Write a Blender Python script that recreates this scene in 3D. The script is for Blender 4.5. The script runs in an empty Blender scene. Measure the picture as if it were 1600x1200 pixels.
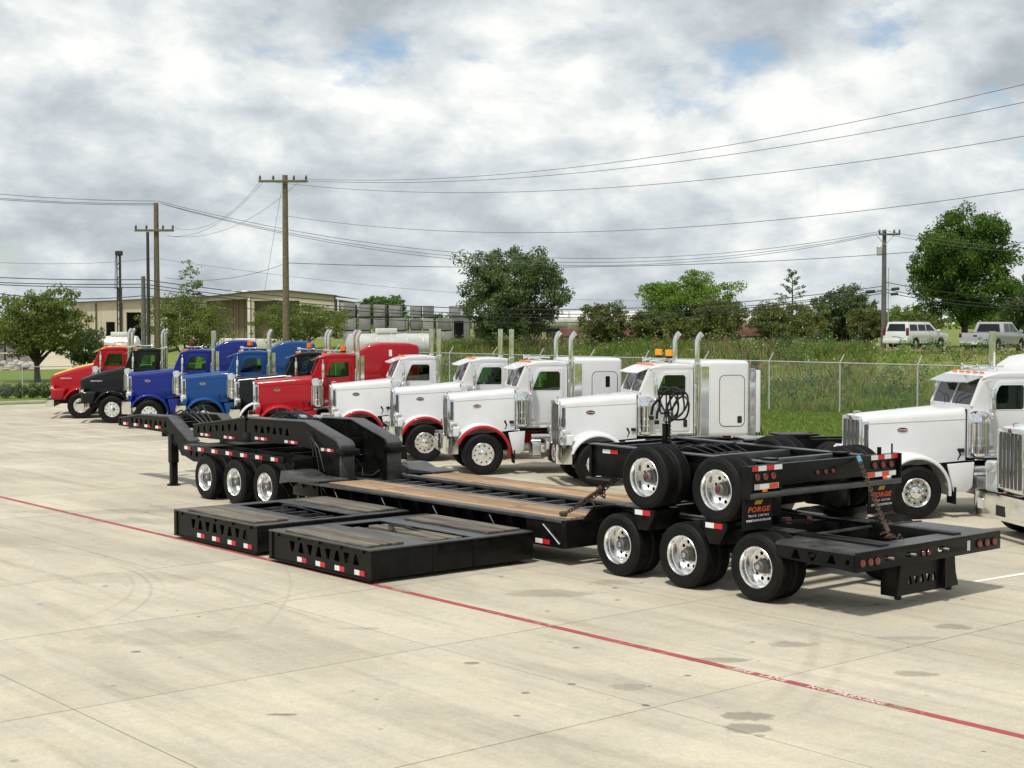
import bpy, bmesh, math, random
import numpy as np
from mathutils import Vector, Matrix
from mathutils.geometry import tessellate_polygon
R = math.radians
random.seed(7); rng = np.random.default_rng(7)
scene = bpy.context.scene
C = scene.collection
# ------------------------------------------------------------------ camera
AZ = R(40); FPX = 2330.0; CH = 4.1; PITCH = math.atan(95 / 2330)
cam_data = bpy.data.cameras.new('camera'); cam = bpy.data.objects.new('camera', cam_data); C.objects.link(cam)
cam_data.sensor_width = 36; cam_data.lens = 36 * FPX / 1600
cam_data.clip_start = 0.2; cam_data.clip_end = 9000
cam.location = (0, 0, CH); cam.rotation_euler = (math.pi / 2 - PITCH, 0, -AZ)
scene.camera = cam
# ------------------------------------------------------------------ world, sun, exposure
SUN_EL = R(62); SUN_H = (-0.92, -0.39)          # horizontal direction towards the sun
world = bpy.data.worlds.new('World'); scene.world = world; world.use_nodes = True
wn = world.node_tree.nodes; wl = world.node_tree.links; wn.clear()
def N(nodes, t, **kw):
    n = nodes.new(t)
    for k, v in kw.items():
        if k in ('inp',):
            for a, b in v.items(): n.inputs[a].default_value = b
        else: setattr(n, k, v)
    return n
sky = N(wn, 'ShaderNodeTexSky', sky_type='NISHITA', sun_disc=False, sun_elevation=SUN_EL,
        sun_rotation=math.atan2(SUN_H[0], SUN_H[1]), altitude=200, air_density=1.0, dust_density=1.2, ozone_density=1.2)
bg_sky = N(wn, 'ShaderNodeBackground', inp={'Strength': 0.13}); wl.new(sky.outputs[0], bg_sky.inputs[0])
tc = N(wn, 'ShaderNodeTexCoord'); sx = N(wn, 'ShaderNodeSeparateXYZ'); wl.new(tc.outputs['Generated'], sx.inputs[0])
def wm(op, a, b=None, clamp=False):
    n = N(wn, 'ShaderNodeMath', operation=op, use_clamp=clamp)
    for i, q in enumerate((a, b)):
        if q is None: continue
        if isinstance(q, (int, float)): n.inputs[i].default_value = q
        else: wl.new(q, n.inputs[i])
    return n.outputs[0]
zz = wm('ADD', wm('MAXIMUM', sx.outputs[2], 0.0), 0.60)
cu = wm('DIVIDE', sx.outputs[0], zz); cv = wm('DIVIDE', sx.outputs[1], zz)
cc = N(wn, 'ShaderNodeCombineXYZ'); wl.new(cu, cc.inputs[0]); wl.new(cv, cc.inputs[1])
wl.new(wm('MULTIPLY', sx.outputs[2], 1.4), cc.inputs[2])
def wnoise(scale, detail, rough, dist, off):
    mp = N(wn, 'ShaderNodeMapping'); mp.inputs['Location'].default_value = off; wl.new(cc.outputs[0], mp.inputs[0])
    n = N(wn, 'ShaderNodeTexNoise', inp={'Scale': scale, 'Detail': detail, 'Roughness': rough, 'Distortion': dist})
    wl.new(mp.outputs[0], n.inputs['Vector']); return n.outputs[0]
def wramp(v, stops):
    r = N(wn, 'ShaderNodeValToRGB'); e = r.color_ramp.elements
    while len(e) < len(stops): e.new(0.5)
    for i, (p, c) in enumerate(stops): e[i].position = p; e[i].color = tuple(c) + (1,)
    wl.new(v, r.inputs[0]); return r.outputs[0]
# broken cloud: billows built from two scales, lit on their upper edges, grey underneath
n_big = wnoise(1.5, 3, 0.5, 0.0, (8.3, 4.1, 0.0))
def billow(dz):
    a = wnoise(4.2, 3, 0.45, 0.0, (5.1, 2.7, 0.3 + dz)); b = wnoise(11.0, 7, 0.60, 0.2, (1.3, 7.7, 0.9 + dz))
    return wm('ADD', wm('MULTIPLY', a, 0.66), wm('MULTIPLY', b, 0.34))
d0 = billow(0.0); d1 = billow(0.055)
cover = wramp(d0, [(0.33, (0, 0, 0)), (0.40, (1, 1, 1))])
lit = wm('MULTIPLY', wm('SUBTRACT', d0, d1), 1.9)
thick = wm('MULTIPLY', wm('SUBTRACT', d0, 0.5), -0.9)          # thick cloud is greyer
shade = wm('ADD', wm('ADD', wm('ADD', lit, thick), wm('MULTIPLY', wm('SUBTRACT', n_big, 0.5), 0.5)), 0.5)
ccol = wramp(shade, [(0.34, (0.44, 0.49, 0.525)), (0.47, (0.58, 0.635, 0.675)), (0.58, (0.74, 0.785, 0.805)), (0.72, (1.01, 1.02, 0.99))])
bg_cl = N(wn, 'ShaderNodeBackground', inp={'Strength': 1.0}); wl.new(ccol, bg_cl.inputs[0])
mixw = N(wn, 'ShaderNodeMixShader'); wl.new(cover, mixw.inputs[0]); wl.new(bg_sky.outputs[0], mixw.inputs[1]); wl.new(bg_cl.outputs[0], mixw.inputs[2])
wout = N(wn, 'ShaderNodeOutputWorld'); wl.new(mixw.outputs[0], wout.inputs[0])
sun_data = bpy.data.lights.new('sun', 'SUN'); sun_data.energy = 3.2; sun_data.angle = R(5); sun_data.color = (1.0, 0.955, 0.88)
sun = bpy.data.objects.new('sun', sun_data); C.objects.link(sun)
sd = Vector((SUN_H[0] * math.cos(SUN_EL), SUN_H[1] * math.cos(SUN_EL), math.sin(SUN_EL)))
sun.rotation_euler = sd.to_track_quat('Z', 'Y').to_euler(); sun.location = (0, 0, 40)
vs = scene.view_settings; vs.view_transform = 'Standard'; vs.look = 'None'; vs.exposure = 0.0; vs.gamma = 1.0; vs.use_curve_mapping = False
# ------------------------------------------------------------------ helpers
ca, sa = math.cos(AZ), math.sin(AZ)
def W(px, d, z=0.0):
    """a place on the site given its bearing (photo column) and its distance ahead"""
    r = (px - 800) / FPX * d
    return Vector((r * ca + d * sa, -r * sa + d * ca, z))
def zpx(py, d): return CH - (py - 505) / FPX * d
def tag(o, label=None, cat=None, group=None, kind=None):
    if label: o['label'] = label
    if cat: o['category'] = cat
    if group: o['group'] = group
    if kind: o['kind'] = kind
    return o
def empty(name, loc=(0, 0, 0), rz=0.0, parent=None):
    o = bpy.data.objects.new(name, None); C.objects.link(o); o.location = loc; o.rotation_euler = (0, 0, rz)
    o.empty_display_size = 0.2
    if parent: o.parent = parent
    return o
def thing(name, label, cat, loc=(0, 0, 0), rz=0.0, group=None):
    return tag(empty(name, loc, rz), label, cat, group)
def rrect(x0, x1, z0, z1, r, n=4):
    pts = []
    for cx, cz, a0 in ((x1 - r, z1 - r, 0), (x0 + r, z1 - r, 90), (x0 + r, z0 + r, 180), (x1 - r, z0 + r, 270)):
        for k in range(n + 1):
            a = R(a0 + 90 * k / n); pts.append((cx + r * math.cos(a), cz + r * math.sin(a)))
    return pts
def circ(cx, cz, r, n=12, rz=None):
    return [(cx + r * math.cos(2 * math.pi * k / n), cz + (rz or r) * math.sin(2 * math.pi * k / n)) for k in range(n)]
class MB:
    def __init__(s): s.v = []; s.f = []; s.m = []
    def add(s, vs, fs, m=0):
        b = len(s.v); s.v += [tuple(q) for q in vs]; s.f += [tuple(b + i for i in f) for f in fs]; s.m += [m] * len(fs); return s
    def box(s, x0, x1, y0, y1, z0, z1, m=0):
        return s.add([(x0, y0, z0), (x1, y0, z0), (x1, y1, z0), (x0, y1, z0), (x0, y0, z1), (x1, y0, z1), (x1, y1, z1), (x0, y1, z1)],
                     [(0, 3, 2, 1), (4, 5, 6, 7), (0, 1, 5, 4), (1, 2, 6, 5), (2, 3, 7, 6), (3, 0, 4, 7)], m)
    @staticmethod
    def P(pl, p, h):
        return {'x': (h, p[0], p[1]), 'y': (p[0], h, p[1]), 'z': (p[0], p[1], h)}[pl]
    def ext(s, pts, pl, a, b, m=0, mside=None):
        n = len(pts); vs = [s.P(pl, p, a) for p in pts] + [s.P(pl, p, b) for p in pts]
        s.add(vs, [tuple(range(n - 1, -1, -1)), tuple(range(n, 2 * n))], m)
        return s.add(vs, [(i, (i + 1) % n, n + (i + 1) % n, n + i) for i in range(n)], m if mside is None else mside)
    def plate(s, outer, holes, pl, a, b, m=0, mback=None):
        loops = [outer] + list(holes); flat = [p for l in loops for p in l]; n = len(flat)
        tris = tessellate_polygon([[Vector((p[0], p[1], 0)) for p in l] for l in loops])
        va = [s.P(pl, p, a) for p in flat]; vb = [s.P(pl, p, b) for p in flat]
        base = len(s.v); s.v += va + vb
        for t in tris: s.f.append(tuple(base + i for i in t)); s.m.append(m)
        for t in tris: s.f.append(tuple(base + n + i for i in t[::-1])); s.m.append(m if mback is None else mback)
        o = 0
        for l in loops:
            k = len(l)
            for i in range(k):
                j = (i + 1) % k; s.f.append((base + o + i, base + o + j, base + n + o + j, base + n + o + i)); s.m.append(m)
            o += k
        return s
    def cyl(s, p0, p1, r0, r1=None, n=12, caps=True, m=0):
        p0 = Vector(p0); p1 = Vector(p1); r1 = r0 if r1 is None else r1; ax = (p1 - p0).normalized()
        u = ax.orthogonal().normalized(); w = ax.cross(u); vs = []
        for p, r in ((p0, r0), (p1, r1)):
            for k in range(n):
                a = 2 * math.pi * k / n; vs.append(p + (u * math.cos(a) + w * math.sin(a)) * r)
        fs = [(k, (k + 1) % n, n + (k + 1) % n, n + k) for k in range(n)]
        if caps: fs += [tuple(range(n - 1, -1, -1)), tuple(range(n, 2 * n))]
        return s.add(vs, fs, m)
    def tube(s, path, r, n=8, m=0, closed=False):
        path = [Vector(p) for p in path]; L = len(path); rr = r if isinstance(r, (list, tuple)) else [r] * L
        vs = []; u = None
        for i, p in enumerate(path):
            if closed: t = path[(i + 1) % L] - path[i - 1]
            else: t = path[min(i + 1, L - 1)] - path[max(i - 1, 0)]
            t.normalize()
            if u is None: u = t.orthogonal().normalized()
            u = (u - t * u.dot(t)).normalized(); w = t.cross(u)
            for k in range(n):
                a = 2 * math.pi * k / n; vs.append(p + (u * math.cos(a) + w * math.sin(a)) * rr[i])
        fs = []
        for i in range(L if closed else L - 1):
            j = (i + 1) % L
            fs += [(i * n + k, i * n + (k + 1) % n, j * n + (k + 1) % n, j * n + k) for k in range(n)]
        if not closed: fs += [tuple(range(n - 1, -1, -1)), tuple(range((L - 1) * n, L * n))]
        return s.add(vs, fs, m)
    def lathe(s, prof, n=32, m=0, org=(0, 0, 0), ax='y', ms=None):
        """prof = [(radius, height along the axis)]"""
        vs = []
        for r, h in prof:
            for k in range(n):
                a = 2 * math.pi * k / n; c, q = r * math.cos(a), r * math.sin(a)
                p = {'y': (c, h, q), 'z': (c, q, h), 'x': (h, c, q)}[ax]
                vs.append((p[0] + org[0], p[1] + org[1], p[2] + org[2]))
        for i in range(len(prof) - 1):
            s.add([], [], 0)
        b = len(s.v); s.v += vs
        for i in range(len(prof) - 1):
            for k in range(n):
                s.f.append((b + i * n + k, b + i * n + (k + 1) % n, b + (i + 1) * n + (k + 1) % n, b + (i + 1) * n + k)); s.m.append(m if ms is None else ms[i])
        return s
    def loft(s, secs, m=0, caps=True, closed=True):
        n = len(secs[0]); vs = [p for q in secs for p in q]; fs = []
        for i in range(len(secs) - 1):
            for k in range(n if closed else n - 1):
                fs.append((i * n + k, i * n + (k + 1) % n, (i + 1) * n + (k + 1) % n, (i + 1) * n + k))
        if caps: fs += [tuple(range(n - 1, -1, -1)), tuple(range((len(secs) - 1) * n, len(secs) * n))]
        return s.add(vs, fs, m)
    def ball(s, c, rx, ry=None, rz=None, n=12, k=8, m=0):
        ry = ry or rx; rz = rz or rx; secs = []
        for i in range(k + 1):
            a = math.pi * i / k; q = max(math.sin(a), 0.02)
            secs.append([(c[0] + rx * q * math.cos(2 * math.pi * j / n), c[1] + ry * q * math.sin(2 * math.pi * j / n), c[2] - rz * math.cos(a)) for j in range(n)])
        return s.loft(secs, m)
    def mesh(s, name, mats, bev=0.0, off=None, ang=38, seg=2):
        bm = bmesh.new()
        vv = [bm.verts.new(v) for v in s.v]
        for f, m in zip(s.f, s.m):
            try: q = bm.faces.new([vv[i] for i in f]); q.material_index = m
            except ValueError: pass
        bmesh.ops.remove_doubles(bm, verts=bm.verts, dist=1e-5)
        bmesh.ops.recalc_face_normals(bm, faces=bm.faces)
        if off is not None: bmesh.ops.translate(bm, verts=bm.verts, vec=-Vector(off))
        if bev:
            es = [e for e in bm.edges if len(e.link_faces) == 2 and e.calc_face_angle(0) > R(30)]
            bmesh.ops.bevel(bm, geom=es, offset=bev, offset_type='OFFSET', segments=seg, profile=0.5, affect='EDGES', clamp_overlap=True)
        me = bpy.data.meshes.new(name); bm.to_mesh(me); bm.free()
        for q in (mats if isinstance(mats, (list, tuple)) else [mats]): me.materials.append(q)
        me.shade_smooth(); me.set_sharp_from_angle(angle=R(ang))
        return me
    def build(s, name, mats, parent=None, bev=0.0, world=False, ang=38, seg=2, loc=None):
        off = parent.location if (world and parent) else None
        return link(name, s.mesh(name, mats, bev, off, ang, seg), parent, loc)
def link(name, me, parent=None, loc=None, rot=None):
    o = bpy.data.objects.new(name, me); C.objects.link(o)
    if parent: o.parent = parent
    if loc is not None: o.location = loc
    if rot is not None: o.rotation_euler = rot
    return o
def np_mesh(name, verts, faces, mat):
    """fast mesh out of numpy arrays: verts (n,3), faces (m,k)"""
    me = bpy.data.meshes.new(name); nv, nf, k = len(verts), len(faces), faces.shape[1]
    me.vertices.add(nv); me.vertices.foreach_set('co', verts.astype(np.float32).ravel())
    me.loops.add(nf * k); me.loops.foreach_set('vertex_index', faces.astype(np.int32).ravel())
    me.polygons.add(nf); me.polygons.foreach_set('loop_start', np.arange(0, nf * k, k, dtype=np.int32))
    me.polygons.foreach_set('loop_total', np.full(nf, k, dtype=np.int32))
    me.materials.append(mat); me.update(calc_edges=True); me.validate(); return me
_txt = {}
def text_mesh(s, size, mat, shear=0.0, bold=0.0, spacing=1.0):
    key = (s, size, mat.name, shear, bold, spacing)
    if key in _txt: return _txt[key]
    cu = bpy.data.curves.new('lettering', 'FONT'); cu.body = s; cu.size = size; cu.shear = shear; cu.offset = bold; cu.space_character = spacing
    cu.align_x = 'CENTER'; cu.align_y = 'CENTER'; cu.extrude = 0.0012; cu.resolution_u = 2
    o = bpy.data.objects.new('lettering', cu); C.objects.link(o)
    bpy.context.view_layer.update(); dg = bpy.context.evaluated_depsgraph_get()
    me = bpy.data.meshes.new_from_object(o.evaluated_get(dg)); me.name = 'lettering'
    me.materials.clear(); me.materials.append(mat); bpy.data.objects.remove(o)
    _txt[key] = me; return me
# ------------------------------------------------------------------ materials
def mat(name, col, rough=0.5, metal=0.0, coat=0.0, var=0.0, scale=3.0, bump=0.0, bscale=40.0, spec=0.5, rvar=0.0, col2=None, island=0.0, objrnd=0.0, sub=None):
    m = bpy.data.materials.new(name); m.use_nodes = True; nt = m.node_tree; n = nt.nodes; l = nt.links
    b = n['Principled BSDF']; b.inputs['Base Color'].default_value = (*col, 1); b.inputs['Roughness'].default_value = rough
    b.inputs['Metallic'].default_value = metal; b.inputs['Coat Weight'].default_value = coat; b.inputs['Coat Roughness'].default_value = 0.04
    b.inputs['Specular IOR Level'].default_value = spec
    tcn = n.new('ShaderNodeTexCoord')
    if var or col2 or rvar:
        g = n.new('ShaderNodeNewGeometry')
        t = N(n, 'ShaderNodeTexNoise', inp={'Scale': scale, 'Detail': 6, 'Roughness': 0.6}); l.new(g.outputs['Position'], t.inputs['Vector'])
        r = N(n, 'ShaderNodeMapRange', inp={1: 0.3, 2: 0.7}); l.new(t.outputs[0], r.inputs[0])
        mx = N(n, 'ShaderNodeMix', data_type='RGBA'); l.new(r.outputs[0], mx.inputs[0])
        mx.inputs[6].default_value = (*[q * (1 - var) for q in col], 1)
        mx.inputs[7].default_value = (*(col2 or [min(1, q * (1 + var)) for q in col]), 1)
        out = mx.outputs[2]
        if island or objrnd:
            hs = N(n, 'ShaderNodeHueSaturation'); l.new(out, hs.inputs['Color'])
            src = g.outputs['Random Per Island'] if island else n.new('ShaderNodeObjectInfo').outputs['Random']
            mr = N(n, 'ShaderNodeMapRange', inp={3: 1 - (island or objrnd), 4: 1 + (island or objrnd)}); l.new(src, mr.inputs[0]); l.new(mr.outputs[0], hs.inputs['Value'])
            out = hs.outputs[0]
        l.new(out, b.inputs['Base Color'])
        if rvar:
            rr = N(n, 'ShaderNodeMapRange', inp={1: 0.3, 2: 0.7, 3: max(0, rough - rvar), 4: rough + rvar}); l.new(t.outputs[0], rr.inputs[0]); l.new(rr.outputs[0], b.inputs['Roughness'])
    if bump:
        t2 = N(n, 'ShaderNodeTexNoise', inp={'Scale': bscale, 'Detail': 4}); l.new(tcn.outputs['Object'], t2.inputs['Vector'])
        bp = N(n, 'ShaderNodeBump', inp={'Strength': bump, 'Distance': 0.02}); l.new(t2.outputs[0], bp.inputs['Height']); l.new(bp.outputs[0], b.inputs['Normal'])
    return m
def glass(name, tint, ior=1.5):
    m = bpy.data.materials.new(name); m.use_nodes = True; n = m.node_tree.nodes; l = m.node_tree.links; n.clear()
    t = N(n, 'ShaderNodeBsdfTransparent'); t.inputs[0].default_value = (*tint, 1)
    gl = N(n, 'ShaderNodeBsdfGlossy'); gl.inputs['Roughness'].default_value = 0.02
    f = N(n, 'ShaderNodeFresnel', inp={'IOR': ior}); mx = N(n, 'ShaderNodeMixShader'); o = N(n, 'ShaderNodeOutputMaterial')
    l.new(f.outputs[0], mx.inputs[0]); l.new(t.outputs[0], mx.inputs[1]); l.new(gl.outputs[0], mx.inputs[2]); l.new(mx.outputs[0], o.inputs[0]); return m
def leafmat(name, col, col2, tr=0.35, var=0.35, nscale=0.6):
    m = bpy.data.materials.new(name); m.use_nodes = True; n = m.node_tree.nodes; l = m.node_tree.links; n.clear()
    g = n.new('ShaderNodeNewGeometry'); t = N(n, 'ShaderNodeTexNoise', inp={'Scale': nscale, 'Detail': 3}); l.new(g.outputs['Position'], t.inputs['Vector'])
    r = N(n, 'ShaderNodeMapRange', inp={1: 0.36, 2: 0.64}); l.new(t.outputs[0], r.inputs[0])
    mx = N(n, 'ShaderNodeMix', data_type='RGBA'); l.new(r.outputs[0], mx.inputs[0]); mx.inputs[6].default_value = (*col, 1); mx.inputs[7].default_value = (*col2, 1)
    hs = N(n, 'ShaderNodeHueSaturation'); l.new(mx.outputs[2], hs.inputs['Color'])
    mr = N(n, 'ShaderNodeMapRange', inp={3: 1 - var, 4: 1 + var}); l.new(g.outputs['Random Per Island'], mr.inputs[0]); l.new(mr.outputs[0], hs.inputs['Value'])
    d = N(n, 'ShaderNodeBsdfDiffuse'); q = N(n, 'ShaderNodeBsdfTranslucent'); l.new(hs.outputs[0], d.inputs[0]); l.new(hs.outputs[0], q.inputs[0])
    ms = N(n, 'ShaderNodeMixShader'); ms.inputs[0].default_value = tr; l.new(d.outputs[0], ms.inputs[1]); l.new(q.outputs[0], ms.inputs[2])
    o = N(n, 'ShaderNodeOutputMaterial'); l.new(ms.outputs[0], o.inputs[0]); return m
M = {}
def paint(k, c): M[k] = mat(k, c, 0.45, 0.0, 0.5, var=0.05, scale=1.5, spec=0.15)
paint('white_paint', (0.67, 0.675, 0.68)); paint('red_paint', (0.36, 0.0045, 0.010)); paint('blue_paint', (0.005, 0.055, 0.20)); paint('navy_paint', (0.006, 0.018, 0.185))
paint('black_paint', (0.010, 0.014, 0.016)); paint('green_black_paint', (0.0025, 0.0035, 0.004)); paint('yellow_paint', (0.80, 0.48, 0.03)); paint('silver_paint', (0.36, 0.37, 0.38))
M['chrome'] = mat('chrome', (0.80, 0.80, 0.79), 0.10, 1.0, var=0.06, scale=6, rvar=0.05)
M['alloy'] = mat('polished_alloy', (0.92, 0.92, 0.91), 0.28, 1.0, var=0.10, scale=9, rvar=0.08)
M['alu'] = mat('brushed_aluminium', (0.62, 0.63, 0.64), 0.32, 1.0, var=0.10, scale=4, rvar=0.08)
M['rubber'] = mat('tyre_rubber', (0.0055, 0.0055, 0.0058), 0.6, var=0.3, scale=6, bump=0.25, bscale=60, spec=0.2, col2=(0.011, 0.0107, 0.010))
M['steel'] = mat('black_painted_steel', (0.0055, 0.0055, 0.0055), 0.32, var=0.3, scale=4.0, bump=0.06, bscale=25, rvar=0.12, spec=0.16, col2=(0.011, 0.0105, 0.0098))
M['deck_steel_skylit'] = mat('skylit_deck_plate', (0.040, 0.043, 0.047), 0.36, var=0.4, scale=3.0, bump=0.15, bscale=30, rvar=0.12, col2=(0.085, 0.083, 0.078))  # black steel lightened to paint in sky sheen and sun on tops, plus dust
M['dark'] = mat('dark_interior', (0.010, 0.010, 0.011), 0.75, var=0.2, scale=5)
M['seat'] = mat('grey_seat_cloth', (0.05, 0.048, 0.045), 0.9, var=0.3, scale=8)
M['glass'] = glass('cab_glass', (0.66, 0.84, 0.72), 1.6); M['glass_dark'] = glass('tinted_glass', (0.06, 0.065, 0.07))
M['screen'] = glass('windscreen_glass', (0.62, 0.82, 0.78), 2.1)
M['lens_red'] = mat('red_lamp_lens', (0.14, 0.003, 0.006), 0.15, coat=0.5, var=0.2, scale=20)
M['lens_orange'] = mat('orange_lamp_lens', (0.85, 0.16, 0.015), 0.15, coat=0.8, var=0.1, scale=20)
M['beacon'] = mat('amber_beacon_lens', (0.90, 0.36, 0.01), 0.2, coat=0.6, var=0.1, scale=20)
M['lens'] = mat('clear_lamp_lens', (0.72, 0.73, 0.74), 0.10, 0.6, coat=1.0, var=0.15, scale=25)
M['tape_red'] = mat('red_reflective_tape', (0.58, 0.02, 0.03), 0.4, var=0.12, scale=30); M['tape_white'] = mat('white_reflective_tape', (0.80, 0.80, 0.80), 0.35, var=0.06, scale=30)
M['tape_org'] = mat('orange_red_tape', (0.70, 0.07, 0.02), 0.4, var=0.1, scale=30)
M['badge'] = mat('dark_red_enamel', (0.10, 0.010, 0.016), 0.3, coat=0.6, var=0.1, scale=30)
M['grille'] = mat('grey_grille_mesh', (0.10, 0.105, 0.105), 0.45, 0.5, var=0.2, scale=30, bump=0.6, bscale=120)
M['mudflap'] = mat('black_rubber_flap', (0.006, 0.006, 0.0065), 0.6, var=0.3, scale=4, spec=0.25)
M['logo_orange'] = mat('orange_print', (0.80, 0.10, 0.025), 0.5, var=0.08, scale=40); M['logo_white'] = mat('white_print', (0.8, 0.8, 0.8), 0.5, var=0.05, scale=40); M['logo_yellow'] = mat('yellow_print', (0.62, 0.34, 0.02), 0.5, var=0.1, scale=40)
M['rust'] = mat('rusty_steel', (0.22, 0.125, 0.065), 0.75, 0.4, var=0.5, scale=14, col2=(0.05, 0.042, 0.036))
M['hose'] = mat('black_hose', (0.012, 0.012, 0.013), 0.42, var=0.2, scale=10)
M['pole_wood'] = mat('weathered_pole_wood', (0.16, 0.125, 0.07), 0.9, var=0.35, scale=6, bump=0.4, bscale=20, col2=(0.20, 0.17, 0.10))
M['pole_dark'] = mat('dark_pole', (0.035, 0.033, 0.032), 0.7, var=0.3, scale=4)
M['pole_grey'] = mat('grey_pole_wood', (0.12, 0.115, 0.10), 0.9, var=0.3, scale=5, bump=0.3, bscale=20)
M['galv'] = mat('galvanised_steel', (0.50, 0.51, 0.50), 0.5, 0.35, var=0.15, scale=8)
M['wire'] = mat('black_cable', (0.02, 0.02, 0.022), 0.6, var=0.1, scale=3); M['wire_thin'] = mat('bare_conductor', (0.12, 0.125, 0.13), 0.5, 0.3, var=0.1, scale=3)
M['porcelain'] = mat('insulator_porcelain', (0.10, 0.09, 0.085), 0.3, var=0.2, scale=20)
M['bark'] = mat('tree_bark', (0.055, 0.042, 0.030), 0.95, var=0.4, scale=5, bump=0.6, bscale=14)
def wood(name, c1, c2, c3, ax):
    m = bpy.data.materials.new(name); m.use_nodes = True; n = m.node_tree.nodes; l = m.node_tree.links; b = n['Principled BSDF']; b.inputs['Roughness'].default_value = 0.78
    g = n.new('ShaderNodeNewGeometry'); mp = n.new('ShaderNodeMapping'); mp.inputs['Scale'].default_value = (28, 1.1, 8) if ax == 'y' else (1.1, 28, 8); l.new(g.outputs['Position'], mp.inputs[0])
    oi = n.new('ShaderNodeObjectInfo'); ad = N(n, 'ShaderNodeVectorMath', operation='ADD'); l.new(mp.outputs[0], ad.inputs[0]); cx = n.new('ShaderNodeCombineXYZ')
    mu = N(n, 'ShaderNodeMath', operation='MULTIPLY'); mu.inputs[1].default_value = 50; l.new(oi.outputs['Random'], mu.inputs[0]); l.new(mu.outputs[0], cx.inputs[2]); l.new(cx.outputs[0], ad.inputs[1])
    t = N(n, 'ShaderNodeTexNoise', inp={'Scale': 1.0, 'Detail': 7, 'Roughness': 0.65}); l.new(ad.outputs[0], t.inputs['Vector'])
    r = n.new('ShaderNodeValToRGB'); e = r.color_ramp.elements; e.new(0.5)
    for i, (p, c) in enumerate(((0.3, c1), (0.5, c2), (0.7, c3))): e[i].position = p; e[i].color = (*c, 1)
    l.new(t.outputs[0], r.inputs[0]); hs = N(n, 'ShaderNodeHueSaturation'); l.new(r.outputs[0], hs.inputs['Color'])
    mr = N(n, 'ShaderNodeMapRange', inp={3: 0.72, 4: 1.25}); l.new(oi.outputs['Random'], mr.inputs[0]); l.new(mr.outputs[0], hs.inputs['Value']); l.new(hs.outputs[0], b.inputs['Base Color'])
    bp = N(n, 'ShaderNodeBump', inp={'Strength': 0.4, 'Distance': 0.01}); l.new(t.outputs[0], bp.inputs['Height']); l.new(bp.outputs[0], b.inputs['Normal']); return m
M['plank'] = wood('new_deck_wood', (0.15, 0.085, 0.045), (0.34, 0.215, 0.12), (0.52, 0.37, 0.24), 'y')
M['old_plank'] = wood('weathered_wood', (0.045, 0.038, 0.030), (0.13, 0.11, 0.085), (0.26, 0.225, 0.165), 'y')
# ------------------------------------------------------------------ the ground
def gpx(px, py, z=0.0):
    d = (CH - z) * FPX / (py - 505.0); return W(px, d, z)
def smooth(t): t = np.clip(t, 0, 1); return t * t * (3 - 2 * t)
def hgt(X, Y):
    X = np.asarray(X, float); Y = np.asarray(Y, float)
    keep = 1 - smooth((Y / np.maximum(X, 1) - 1.75) / 0.3)
    b = 2.28 * smooth((X - 55.5) / 17.0) * keep
    b = b + 0.10 * np.sin(X * 0.31 + 1.3) * np.sin(Y * 0.23 + 0.4) * smooth((X - 56) / 6) * keep
    b = b + 0.03
    yard = (X > -14) & (X < 40.1) & (Y > -14) & (Y < 74.15)
    return np.where(yard, -0.16, b)
def grass_material(name, cols, scale):
    m = bpy.data.materials.new(name); m.use_nodes = True; n = m.node_tree.nodes; l = m.node_tree.links; b = n['Principled BSDF']; b.inputs['Roughness'].default_value = 0.95
    b.inputs['Specular IOR Level'].default_value = 0.15
    g = n.new('ShaderNodeNewGeometry'); t = N(n, 'ShaderNodeTexNoise', inp={'Scale': scale, 'Detail': 9, 'Roughness': 0.68}); l.new(g.outputs['Position'], t.inputs['Vector'])
    r = n.new('ShaderNodeValToRGB'); e = r.color_ramp.elements
    while len(e) < len(cols): e.new(0.5)
    for i, c in enumerate(cols): e[i].position = 0.3 + 0.4 * i / (len(cols) - 1); e[i].color = (*c, 1)
    l.new(t.outputs[0], r.inputs[0]); l.new(r.outputs[0], b.inputs['Base Color'])
    t2 = N(n, 'ShaderNodeTexNoise', inp={'Scale': 9.0, 'Detail': 5}); l.new(g.outputs['Position'], t2.inputs['Vector'])
    bp = N(n, 'ShaderNodeBump', inp={'Strength': 0.8, 'Distance': 0.08}); l.new(t2.outputs[0], bp.inputs['Height']); l.new(bp.outputs[0], b.inputs['Normal']); return m
M['field'] = grass_material('field_grass', ((0.24, 0.20, 0.10), (0.20, 0.22, 0.065), (0.15, 0.21, 0.045), (0.26, 0.24, 0.11)), 0.35)
M['lawn'] = grass_material('mown_lawn', ((0.11, 0.165, 0.03), (0.14, 0.20, 0.04), (0.18, 0.22, 0.06)), 0.8)
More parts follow.
